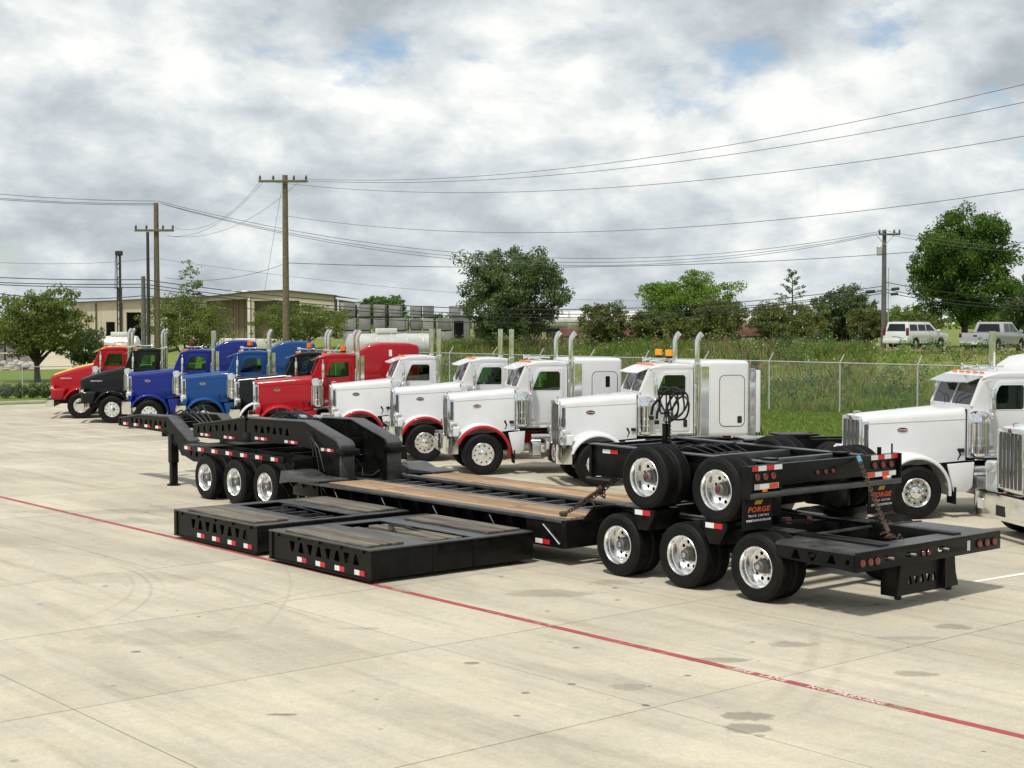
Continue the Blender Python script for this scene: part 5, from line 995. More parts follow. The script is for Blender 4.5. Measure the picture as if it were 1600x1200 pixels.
# ------------------------------------------------------------------ warehouse and yard clutter far behind
def zg(p): return float(hgt(p.x, p.y))
M['wall_beige'] = mat('beige_sheet_wall', (0.50, 0.45, 0.34), 0.7, var=0.06, scale=0.4); M['wall_brown'] = mat('brown_sheet_wall', (0.24, 0.185, 0.125), 0.75, var=0.12, scale=0.6)  # brown is the bay sheeting's own colour
M['roof_trim'] = mat('green_roof_trim', (0.055, 0.075, 0.055), 0.6, var=0.15, scale=1); M['roof_sheet'] = mat('pale_roof_sheet', (0.45, 0.44, 0.40), 0.6, var=0.1, scale=0.5)
M['block'] = mat('grey_concrete_blocks', (0.22, 0.215, 0.21), 0.9, var=0.25, scale=1.4, bump=0.5, bscale=10, objrnd=0.28); M['white_wall'] = mat('white_wall', (0.72, 0.71, 0.66), 0.7, var=0.08, scale=0.5)
wh = thing('warehouse', 'long beige metal warehouse with low pitched roof and open brown bay', 'building', W(330, 175, 0.0), -AZ)   # local x = to the right, y = away
sc = 175 / FPX
def lx(px): return (px - 330) * sc
def lz(py): return CH - (py - 505) * sc
def wbox(name, p0, p1, ytop, ybot, y0, y1, m, bev=0.0): return MB().box(lx(p0), lx(p1), y0, y1, lz(ybot), lz(ytop)).build(name, m, wh, bev)
lw = MB(); lw.plate([(lx(112), 0), (lx(322), 0), (lx(322), lz(464)), (lx(112), lz(474))], [[(lx(166), 0), (lx(180), 0), (lx(180), lz(503)), (lx(166), lz(503))], [(lx(198), 0), (lx(221), 0), (lx(221), lz(488)), (lx(198), lz(488))], [(lx(262), 0), (lx(280), 0), (lx(280), lz(490)), (lx(262), lz(490))]], 'y', 0, 0.3); lw.build('left_wall', M['wall_beige'], wh)
for k in range(14):
    a = 112 + 15 * k; x = lx(a)
    if 164 < a < 182 or 196 < a < 223 or 260 < a < 282: continue
    MB().box(x, x + 0.10, -0.05, 0.0, 0, lz(475 - k * .66)).build('wall_rib', M['wall_beige'], wh)
for a, b in ((150, 152), (190, 192)): wbox('downpipe', a, b, 474, 530, -0.15, -0.052, M['roof_trim'])
MB().ext([(lx(110), lz(474)), (lx(324), lz(464)), (lx(324), lz(462.4)), (lx(110), lz(472.4))], 'y', -0.5, 0.32).build('eaves_trim', M['roof_trim'], wh)
MB().ext([(lx(110), lz(472.4)), (lx(324), lz(462.4)), (lx(324), lz(464)), (lx(110), lz(474))], 'y', 0.33, 22).build('left_roof', M['roof_sheet'], wh)
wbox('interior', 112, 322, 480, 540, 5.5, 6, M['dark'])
gb = MB(); gb.plate([(lx(322), 0), (lx(526), 0), (lx(526), lz(463)), (lx(447), lz(455)), (lx(400), lz(456.5)), (lx(322), lz(466))], [[(lx(326), 0), (lx(389), 0), (lx(389), lz(467)), (lx(326), lz(471))], [(lx(400), 0), (lx(470), 0), (lx(470), lz(470)), (lx(400), lz(470))]], 'y', -1.0, -0.7); gb.build('gable_wall', M['wall_beige'], wh)
MB().ext([(lx(320), lz(466)), (lx(400), lz(456.5)), (lx(447), lz(455)), (lx(528), lz(463)), (lx(528), lz(461.4)), (lx(447), lz(453.2)), (lx(400), lz(454.8)), (lx(320), lz(464.2))], 'y', -1.4, -0.68).build('gable_trim', M['roof_trim'], wh)
MB().ext([(lx(320), lz(466)), (lx(447), lz(455)), (lx(528), lz(463)), (lx(528), lz(462)), (lx(447), lz(454)), (lx(320), lz(465))], 'y', -0.66, 24).build('gable_roof', M['roof_sheet'], wh)
for k in range(9): x = lx(324 + 9 * k); MB().box(x, x + .2, 0.5, 0.61, 0, lz(468)).build('bay_rib', M['wall_brown'], wh)
wbox('bay_back_wall', 322, 526, 467, 540, 0.62, 0.9, M['wall_brown']); wbox('post', 391, 394, 466, 540, -1.3, -1.02, M['white_wall'])
MB().ext([(lx(529), 0), (lx(537), 0), (lx(537), lz(471)), (lx(529), lz(469))], 'y', 0.5, 14).build('lean_to', M['wall_beige'], wh); MB().ext([(lx(528), lz(469)), (lx(538), lz(471)), (lx(538), lz(469.8)), (lx(528), lz(467.8))], 'y', 0.4, 14.2).build('lean_to_roof', M['roof_trim'], wh)
wbox('corner_trim', 524.5, 526.5, 463, 540, -1.1, -1.01, M['roof_trim'])
MB().cyl((lx(177), 3, lz(471)), (lx(177), 3, lz(450)), 0.32, n=12).build('flue', M['pole_dark'], wh); MB().cyl((lx(177), 3, lz(450)), (lx(177), 3, lz(448.5)), 0.5, 0.3, n=12).build('flue_cap', M['pole_dark'], wh)
for a, b in ((352, 360), (368, 378), (385, 408)): MB().box(lx(a), lx(b), 4, 6, lz(458), lz(452.5)).build('roof_vent', M['white_wall'], wh, 0.05)
# stacked pallets of grey blocks
pal = cached('pallet', lambda: MB().box(-0.55, 0.55, -0.55, 0.55, 0.10, 1.22).mesh('block_stack', M['block'], 0.03)); palw = cached('palw', lambda: MB().box(-0.55, 0.55, -0.5, 0.5, 0, 0.10).mesh('pallet', M['dark']))
cnt = 0
def block_row(d, p0, p1, z0, levels, gap=1.32, skip=()):
    x = p0; st = gap * FPX / d; k = 0
    while x < p1:
        for lv in range(levels[k % len(levels)]):
            if (k, lv) in skip: continue
            b = W(x, d, z0 + 1.26 * lv); t = tag(empty('block_pallet', b, -AZ + random.uniform(-.12, .12)), 'grey cube of concrete blocks on a pallet in the stacks far behind', 'block pallet', 'stacked pallets of concrete blocks')
            link('block_stack', pal, t); link('pallet', palw, t)
        x += st * random.uniform(0.94, 1.12) * (1.25 if k % 5 == 4 else 1); k += 1
block_row(140, 548, 632, 2.1, (3, 3, 3, 3, 2)); block_row(150, 630, 728, 2.1, (2, 3, 3, 2, 3, 3)); block_row(136, 602, 700, 2.1, (1, 2, 1, 1, 2))
t = thing('brick_shed', 'small grey block shed with dark doorway beside the big dark tree', 'building', W(722, 138, 2.1), -AZ)
MB().plate([(-0.95, 0), (0.7, 0), (0.7, 2.7), (-0.95, 2.7)], [[(-0.75, 0.4), (0.15, 0.4), (0.15, 2.2), (-0.75, 2.2)]], 'y', 0, 0.15).build('wall', M['block'], t); MB().box(-0.95, 0.7, 1.8, 2.0, 0, 2.7).build('back_wall', M['dark'], t); MB().box(-1.0, 0.8, -0.1, 2.1, 2.7, 2.82).build('roof', M['block'], t)
def tank(label, px, d, z, L, r, m, rz=0.0, text=None, manhole=True):
    t = thing('tank_trailer', label, 'tanker', W(px, d, z - 1.0), -AZ + rz); b = MB(); b.lathe([(0.02, -L / 2 - 0.25), (r * 0.6, -L / 2 - 0.2), (r * 0.95, -L / 2 - 0.03), (r, -L / 2), (r, L / 2), (r * 0.95, L / 2 + 0.03), (r * 0.6, L / 2 + 0.2), (0.02, L / 2 + 0.25)], 28, ax='x', org=(0, 0, r + 1.0)); b.build('barrel', m, t, ang=50)
    for k in range(5): x = -L / 2 + L * (k + .5) / 5; MB().lathe([(r, x), (r + .04, x), (r + .04, x + .08), (r, x + .08)], 28, ax='x', org=(0, 0, r + 1.0)).build('band', m, t)
    if manhole: MB().box(-0.9, 0.5, -0.3, 0.3, 2 * r + 1.0, 2 * r + 1.35).build('manhole_box', M['white_wall'], t, 0.05)
    MB().box(-L / 2, L / 2, -0.5, 0.5, 0.75, 1.05).build('chassis', M['pole_dark'], t)
    for k in (-1, 1):
        for q in (0, 1): MB().cyl((k * L * 0.36 + q * 1.1 * -k, -1.1, 0.5), (k * L * 0.36 + q * 1.1 * -k, 1.1, 0.5), 0.5, n=18).build('wheel', M['rubber'], t)
    if text: link('lettering', text_mesh(text, 0.75, M['beacon'], 0.15, 0.03), t, (-L / 2 + 1.3, -r * 0.96, r * 1.12 + 1.0), (math.pi / 2, 0, 0))
    return t
M['tank_alu'] = mat('dull_aluminium_tank', (0.66, 0.65, 0.60), 0.38, 0.45, var=0.12, scale=0.9)
M['tank_white'] = mat('white_tank', (0.70, 0.69, 0.64), 0.35, 0.2, var=0.1, scale=0.7); M['maroon'] = mat('maroon_wagon', (0.20, 0.075, 0.06), 0.8, var=0.35, scale=0.8, col2=(0.26, 0.13, 0.11))
tank('shiny elliptical tank trailer behind the red sleeper truck', 608, 101, 1.60, 5.5, 0.90, M['tank_alu'], R(20))
tank('small white tanker with orange letters behind the black truck at left', 191, 128, 1.3, 2.6, 0.85, M['tank_white'], 0, 'ATX')
for k, (px, d, L, lab) in enumerate(((945, 150, 7, 'white cylindrical tank behind the crape myrtle left of centre right'), (850, 155, 5, 'white storage tank glimpsed under the big dark tree'), (775, 150, 4.5, 'white tank at left beneath the big dark tree'), (1170, 160, 6.5, 'white tank glimpsed between the trees at right'))): tank(lab, px, d, 3.4, L, 0.95, M['tank_white'], 0, None, False)
for k in range(8):
    p = W(905 + 66 * k, 142 + 1.2 * k, 2.1); t = thing('rail_wagon', 'low maroon flat wagon behind the trees, %s from the left' % ('first', 'second', 'third', 'fourth', 'fifth', 'sixth', 'seventh', 'eighth')[k], 'wagon', p, -AZ, 'maroon wagons behind the trees')
    MB().box(-1.8, 1.8, -1.2, 1.2, 0.75, 1.55 + 0.25 * (k % 3)).build('body', M['maroon'], t, 0.03)
    for q in range(5): MB().box(-1.75 + .84 * q, -1.65 + .84 * q, -1.26, -1.2, 0.75, 1.5).build('stake', M['maroon'], t)
    MB().box(-1.9, 1.9, -1.0, 1.0, 0.55, 0.74).build('sill', M['pole_dark'], t)
    for q in (-1.2, 1.2): MB().cyl((q, -1.0, 0.4), (q, 1.0, 0.4), 0.4, n=14).build('wheel', M['pole_dark'], t)
for k, (px, d, m_, lab) in enumerate(((1238, 138, 'white_paint', 'white lorry cab glimpsed through the trees left of the utility pole'), (1310, 136, 'white_paint', 'white lorry cab glimpsed beside the dark oak'))):
    t = thing('parked_lorry', lab, 'truck', W(px, d, 2.1), -AZ); MB().ext([(-1.9, 0.5), (1.9, 0.5), (1.9, 1.3), (0.9, 1.35), (0.55, 2.1), (-0.6, 2.1), (-0.75, 1.2), (-1.9, 1.15)], 'y', -1, 1).build('body', M[m_], t, 0.08)
    MB().ext([(-0.45, 1.45), (0.4, 1.45), (0.3, 1.95), (-0.45, 1.95)], 'y', -1.01, -1.004).build('window', M['dark'], t)
    for q in (-1.2, 1.2): MB().cyl((q, -1.02, 0.45), (q, 1.02, 0.45), 0.45, n=16).build('wheel', M['rubber'], t)
# ------------------------------------------------------------------ poles and lines
def pole(label, px, d, ytop, r, m, arms=(), brace=False):
    b = W(px, d); b.z = zg(b) if b.x > 49 or b.y > 74.5 else 0.0
    zt = zpx(ytop, d) - b.z; t = thing('utility_pole', label, 'utility pole', b, -AZ, 'utility poles'); n = 8
    MB().tube([(0, 0, -0.3), (0.01, 0, zt * 0.5), (0, 0, zt)], [r * 1.15, r, r * 0.82], 14).build('pole', m, t)
    for (p0, p1, yy) in arms:
        z = zpx(yy, d) - b.z; xa = (p0 - px) * d / FPX; xb = (p1 - px) * d / FPX
        arm = MB().box(xa, xb, -0.14 - r, -0.02 - r, z - 0.07, z + 0.07).build('crossarm', m if m is not M['pole_dark'] else M['pole_wood'], t, 0.01)
        for f in (0.03, 0.30, 0.72, 0.97):
            x = xa + (xb - xa) * f; MB().lathe([(0.02, z + .07), (0.05, z + .10), (0.09, z + .17), (0.05, z + .21), (0.08, z + .26), (0.04, z + .34), (0.01, z + .35)], 10, ax='z', org=(x, -0.08 - r, 0)).build('insulator', M['porcelain'], arm)
        if brace:
            for s in (-1, 1): MB().cyl((s * abs(xb) * 0.6, -0.1 - r, z - .05), (0, -r, z - 0.75), 0.025, n=6).build('arm_brace', M['galv'], t)
    return t
pole('tall wooden utility pole with wide crossarm behind the lighter blue truck', 447, 88, 275, 0.19, M['pole_wood'], ((407, 483, 285),))
pole('wooden utility pole with crossarm left of the taller pole', 246, 95, 318, 0.18, M['pole_wood'], ((214, 275, 361),))
pole('thin dark pole touching the crossarm at left', 232.5, 94.4, 363, 0.11, M['pole_dark'])
pole('short wooden cable pole in front of the warehouse', 225, 92, 432, 0.15, M['pole_grey'])
t = pole('grey utility pole with transformer beside the large bright tree', 1380, 105, 360, 0.17, M['pole_grey'], ((1370, 1403, 367),), True)
zb = zpx(400, 105) - t.location.z; MB().lathe([(0.02, zb), (0.2, zb + .02), (0.22, zb + .6), (0.15, zb + .68), (0.02, zb + .7)], 14, ax='z', org=(-0.35, -0.1, 0)).build('transformer', M['galv'], t)
MB().cyl((0.32, 0, 0.2), (0.32, 0, zpx(418, 105) - t.location.z), 0.03, n=6).build('conduit', M['galv'], t)
b = W(187, 130, 0.05); t = thing('crane_mast', 'thin dark lattice mast standing in front of the warehouse', 'mast', b, -AZ); z1 = zpx(395, 130)
for x, y in ((-.16, 0), (.16, 0), (0, .2)): MB().cyl((x, y, 0), (x, y, z1), 0.06, n=6).build('leg', M['pole_dark'], t)
for k in range(int(z1 / 0.6)): MB().cyl((-.16 if k % 2 else .16, 0, k * 0.6), (.16 if k % 2 else -.16, 0, k * 0.6 + .6), 0.03, n=5).build('lattice_bar', M['pole_dark'], t)
MB().tube([(-.1, 0, z1), (-.28, 0, z1 - .5), (-.35, 0, z1 - 3.2)], 0.03, 5).build('jib_cable', M['pole_dark'], t); MB().box(-0.3, 0.3, -.1, .3, z1 - 0.3, z1 + .1).build('mast_head', M['pole_dark'], t, 0.03)
def wire(label, a, b, sag, r=0.014, m='wire_thin', grp='overhead power lines'):
    a = Vector(a); b = Vector(b); n = 28; p = [a.lerp(b, k / n) - Vector((0, 0, sag * 4 * (k / n) * (1 - k / n))) for k in range(n + 1)]
    o = MB().tube([q - a for q in p], r, 5).build('power_line', M[m], None, loc=a); tag(o, label, 'cable', grp); return o
def wp(px, py, d): return W(px, d, zpx(py, d))
names = ('top', 'upper middle', 'lower middle', 'bottom')
for k, (y0, y1, x0) in enumerate(((281, 128, 483), (283, 157, 470), (286, 211, 432), (338, 294, 447))): wire('thin line from the tall pole rising to the right, %s of four' % names[k], wp(x0, y0, 88), wp(1640, y1 - 4, 52), (1.15, 1.1, 1.25, 1.3)[k], 0.012)
wire('line from tall pole across to the far right at treetop height', wp(447, 411, 88), wp(1660, 372, 97), 0.9, 0.018, 'wire')
for k, (ya, yb) in enumerate(((315, 360), (319, 364), (321, 367))): wire('sagging line between the left pole and the right grey pole, %s of three' % ('top', 'middle', 'bottom')[k], wp(248 + 6 * k, ya, 95), wp(1384 - 7 * k, yb, 105), 2.75 + .1 * k, 0.016)
for k, (ya, yb) in enumerate(((300, 315), (307, 319), (309, 321))): wire('line running off left from the left pole, %s of three' % ('top', 'middle', 'bottom')[k], wp(-60, ya - 1.5, 88), wp(246, yb, 95), 0.15, 0.016)
for k, (ya, yb, yc) in enumerate(((432, 437, 447), (440, 444, 453), (443, 449, 455), (453, 462, 458))):
    nm = names[k]; wire('thick cable running off left from the short cable pole, %s of four' % nm, wp(-40, ya, 90), wp(225, yb, 92), 0.08 if k < 3 else 0.35, 0.028, 'wire', 'thick cables')
    wire('thick cable sagging from short pole to right grey pole, %s of four' % nm, wp(225, yb, 92), wp(1380, yc, 105), 1.75 + 0.05 * k, 0.026, 'wire', 'thick cables')
for k, (xa, xb, yb) in enumerate(((409, 275, 357), (414, 262, 369), (470, 272, 370))): wire('slack jumper between the two left poles, %s of three' % ('left', 'middle', 'right')[k], wp(xa, 284, 88), wp(xb, yb, 95), 1.0, 0.010)
wire('slanting guy line below the tall pole', wp(441, 300, 88), wp(414, 455, 92), 0.0, 0.010); wire('low slack line left of the tall pole', wp(447, 412, 88), wp(258, 434, 95), 0.5, 0.014)
wire('faint line at left from the left pole at mid height', wp(-40, 408, 88), wp(246, 404, 95), 0.25, 0.010); wire('faint line right of the left pole passing the tall pole', wp(246, 404, 95), wp(1000, 470, 120), 0.6, 0.010)
for k, yb in enumerate((372, 380)): wire('line leaving the right grey pole to the right, %s' % ('upper', 'lower')[k], wp(1386, 362 + 5 * k, 105), wp(1660, yb + 16, 98), 0.3, 0.014)
for k, yb in enumerate((441, 452, 457)): wire('thick cable leaving the right grey pole to the right, %s of three' % ('top', 'middle', 'bottom')[k], wp(1382, yb, 105), wp(1660, yb + 28, 98), 0.3, 0.026, 'wire', 'thick cables')
for k, (xa, xb, y) in enumerate(((1352, 1366, 455), (1392, 1404, 451), (1391, 1402, 459))): tag(MB().cyl(wp(xa, y + 1, 104.5), wp(xb, y, 104.5), 0.10, n=8).build('splice_case', M['wire']), ('black splice case left of grey pole', 'upper black splice case right of grey pole', 'lower black splice case right of grey pole')[k], 'splice case', 'splice cases')
# ------------------------------------------------------------------ trees
LM = dict(oak=leafmat('live_oak_leaves', (0.115, 0.165, 0.068), (0.175, 0.23, 0.092), 0.42, 0.45), bright=leafmat('bright_green_leaves', (0.072, 0.135, 0.026), (0.125, 0.205, 0.045), 0.4, 0.45), light=leafmat('light_green_leaves', (0.146, 0.244, 0.046), (0.207, 0.305, 0.061), 0.4, 0.4),
          crape=leafmat('crape_myrtle_leaves', (0.15, 0.21, 0.065), (0.20, 0.20, 0.075), 0.4, 0.45, 0.9), olive=leafmat('olive_leaves', (0.14, 0.183, 0.049), (0.201, 0.244, 0.067), 0.4, 0.4), far=leafmat('far_leaves', (0.104, 0.183, 0.049), (0.146, 0.232, 0.061), 0.35, 0.3))
def tree(label, px, d, y0, y1, pw, kind, n, trunk=0.25, fork=3, base=None, lsize=0.24, seed=0, spire=None, name='tree', dens=1.0, cy=None, grp='trees along the back of the site'):
    """px column, distance d, crown from photo row y0 (top) to y1 (bottom), half width pw in columns"""
    rs = np.random.default_rng(seed + 11); b = W(px, d); b.z = zg(b) if base is None else base
    top = zpx(y0, d) - b.z; bot = max(zpx(y1, d) - b.z, 0.5); w = pw * d / FPX * 1.1; n = int(n * 2.6); lsize *= 0.78; cz = (top + bot) / 2; hh = (top - bot) / 2
    t = thing(name, label, 'tree', b, rs.uniform(0, 6.28), grp)
    blobs = [((0, 0, cz), 0.62)]; nb = 24
    for k in range(nb):
        a = 2 * math.pi * (k * 0.381966 * 1.0) + rs.uniform(-.3, .3); u = -1 + 2 * (k + 0.5) / nb; rr = math.sqrt(max(0.05, 1 - u * u * 0.85)) * rs.uniform(0.60, 0.78)
        if u < -0.4: rr *= 0.95
        blobs.append(((w * rr * math.cos(a), w * rr * math.sin(a), cz + hh * u * 0.80), rs.uniform(0.30, 0.44)))
    if spire: blobs += [((rs.uniform(-.1, .1) * w, 0, top + spire * f), 0.34 * (1 - 0.55 * f)) for f in (-.3, -.1, 0.15, .4, .65, .9)]
    tot = sum(r ** 2 for _, r in blobs); cl = []; br = []
    global rng; keep = rng; rng = rs
    for (c, r) in blobs:
        k = int(n * r * r / tot); R3 = (w * r * 1.15, w * r * 1.15, max(hh * r * 1.05, 0.3))
        for q in range(9):   # smaller leafy sprays round each limb's end
            dd = rs.normal(size=3); dd /= np.linalg.norm(dd); f = rs.uniform(0.35, 1.05); cc_ = np.array(c) + dd * np.array(R3) * f
            cl.append(leaf_cloud(cc_, np.array(R3) * rs.uniform(0.25, 0.5), max(4, k // 9), lsize, 0.5, 0.15))
    rng = keep
    V = np.concatenate(cl); link('crown', np_mesh('crown', V, np.arange(len(V)).reshape(-1, 4), LM[kind]), t)
    m = MB(); fz = max(bot * 0.75, 0.4); stems = [(rs.uniform(-.15, .15) * w, rs.uniform(-.15, .15) * w) for _ in range(fork)]
    if fork > 1 and trunk < 0.14:
        for k, (c, r) in enumerate(blobs[1:1 + fork * 2]): m.tube([(0.12 * math.cos(k * 2.4), 0.12 * math.sin(k * 2.4), -0.2), (c[0] * .25, c[1] * .25, fz), (c[0] * .8, c[1] * .8, c[2])], [trunk, trunk * .7, trunk * .25], 6)
    else:
        m.tube([(0, 0, -0.2), (0.05, 0, fz * .5), (0.0, 0.04, fz), (0, 0, cz)], [trunk * 1.3, trunk, trunk * .9, trunk * .4], 9)
        for k, (c, r) in enumerate(blobs[1:]):
            if k % 2 == 0 or c[2] < cz: m.tube([(0, 0, fz * (0.8 + 0.03 * k)), (c[0] * .45, c[1] * .45, fz + (c[2] - fz) * .5), c], [trunk * .55, trunk * .32, trunk * .1], 6)
    m.build('trunk', M['bark'], t); return t
tree('dark spreading tree on the lawn at far left', 58, 103, 455, 556, 72, 'olive', 9000, 0.20, 3, 0.05, 0.22, 1)
tree('round dark shrub tree behind the red truck', 132, 108, 512, 572, 28, 'oak', 3000, 0.08, 4, 0.05, 0.2, 2)
tree('small tree with leaning spire left of the tall pole', 296, 112, 464, 548, 66, 'olive', 6500, 0.10, 5, None, 0.2, 3, 2.7)
tree('low wide bush tree in front of the warehouse gable', 470, 122, 474, 530, 72, 'olive', 6500, 0.10, 5, None, 0.2, 4)
tree('round tree far away above the block stacks', 600, 210, 462, 510, 36, 'far', 4200, 0.3, 3, None, 0.4, 5); tree('small far tree top above the block stacks', 682, 230, 492, 510, 12, 'far', 700, 0.2, 3, None, 0.4, 6)
tree('big dark live oak in the middle of the picture', 803, 110, 388, 525, 80, 'oak', 15000, 0.30, 4, None, 0.24, 7)
tree('dark crape myrtle left of the light green tree', 944, 104, 474, 538, 40, 'crape', 4800, 0.09, 5, None, 0.19, 8, grp='crape myrtles behind the fence'); tree('light green oak rising behind the crape myrtles', 1072, 122, 430, 530, 78, 'light', 11500, 0.26, 4, None, 0.24, 9)
tree('reddish crape myrtle in front of the light green oak, left one', 1024, 104, 486, 540, 40, 'crape', 4400, 0.08, 5, None, 0.19, 10, grp='crape myrtles behind the fence'); tree('crape myrtle right of the light green oak', 1124, 106, 468, 540, 44, 'crape', 5200, 0.09, 5, None, 0.19, 12, grp='crape myrtles behind the fence')
tree('crape myrtle under the small dead conifer', 1224, 105, 472, 540, 58, 'crape', 6200, 0.09, 5, None, 0.19, 13, grp='crape myrtles behind the fence'); tree('dark oak left of the grey utility pole', 1316, 112, 450, 534, 50, 'oak', 6800, 0.2, 4, None, 0.22, 14)
tree('brownish crape myrtle at foot of grey utility pole', 1354, 107, 480, 538, 30, 'crape', 3000, 0.08, 5, None, 0.19, 15, grp='crape myrtles behind the fence'); tree('large bright green tree at right behind the parked vehicles', 1506, 112, 332, 498, 84, 'bright', 20000, 0.26, 5, None, 0.25, 16)
tree('grey green bush tree behind the white car', 1428, 140, 478, 540, 46, 'olive', 4200, 0.1, 4, None, 0.25, 17); tree('dark tree cut by the right edge', 1606, 120, 425, 535, 46, 'oak', 5200, 0.2, 4, None, 0.25, 18); tree('yellow green bush behind the silver pickup', 1570, 130, 478, 545, 44, 'light', 3600, 0.1, 4, None, 0.24, 19)
b = W(1237, 114); b.z = zg(b); t = thing('dead_conifer', 'thin wispy dead conifer top above the crape myrtles', 'tree', b); zt = zpx(424, 114) - b.z
m = MB(); m.tube([(0, 0, 0), (0.05, 0, zt * .6), (0, 0, zt)], [0.10, 0.06, 0.01], 6); m.build('trunk', M['bark'], t); cl = []
for k in range(15):
    z = zt * (0.62 + 0.37 * k / 15); a = k * 2.4; L = 1.25 * (1 - k / 17); dx, dy = math.cos(a), math.sin(a); MB().tube([(0, 0, z), (dx * L * .6, dy * L * .6, z + .12), (dx * L, dy * L, z + .35)], [0.03, 0.02, 0.008], 5).build('branch', M['bark'], t)
    for f in (.5, .75, 1): cl.append(leaf_cloud((dx * L * f, dy * L * f, z + .3 * f), (.22, .22, .10), 12, 0.16))
V = np.concatenate(cl); link('crown', np_mesh('crown', V, np.arange(len(V)).reshape(-1, 4), LM['oak']), t)
# far wooded skyline
cl = []
for k in range(150):
    px = rng.uniform(-300, 1900); d = rng.uniform(420, 560); p = W(px, d, 2 + rng.uniform(1, 3)); cl.append(leaf_cloud(p, (7, 7, rng.uniform(2.0, 4.0)), 90, 1.6))
V = np.concatenate(cl); tag(link('far_wood', np_mesh('far_wood', V, np.arange(len(V)).reshape(-1, 4), LM['far'])), 'low line of far woods along the skyline', 'woods', kind='stuff')
# clipped hedge shrubs and rubble at the far left
for k, px in enumerate((8, 30, 51, 70, 90)):
    p = W(px, 80.2 + .25 * k, 0.05); t = thing('hedge_shrub', 'low dark clipped shrub by the far left kerb, %s from the left' % ('first', 'second', 'third', 'fourth', 'fifth')[k], 'shrub', p, 0, 'clipped shrubs by the kerb'); link('foliage', np_mesh('foliage', leaf_cloud((0, 0, 0.42), (0.42, 0.42, 0.42), 900, 0.11, 0.4, 0.3), np.arange(3600).reshape(-1, 4), LM['oak']), t); MB().tube([(0, 0, -.1), (0, 0, .4)], 0.04, 6).build('stem', M['bark'], t)
M['rock'] = mat('pale_rubble', (0.42, 0.39, 0.33), 0.9, var=0.3, scale=3); m = MB()
for k in range(170):
    p = W(rng.uniform(-20, 52), rng.uniform(128, 138), 0.1 + 0.5 * rng.random() ** 2); r = rng.uniform(0.10, 0.30); m.ball(p, r * 1.3, r, r * 0.7, 6, 4)
tag(m.build('rubble', M['rock'], ang=10), 'heap of pale rubble at the back of the lawn far left', 'rubble', kind='stuff')
t = thing('storage_rack', 'grey caged pallets beyond the lawn at far left', 'rack', W(22, 142, 0.05), -AZ)
for k in range(3):
    for q in range(2): MB().box(-1.9 + 1.3 * k, -0.8 + 1.3 * k, -.5, .5, 0.1 + 1.15 * q, 1.15 + 1.15 * q).build('cage', M['block'], t, 0.02)
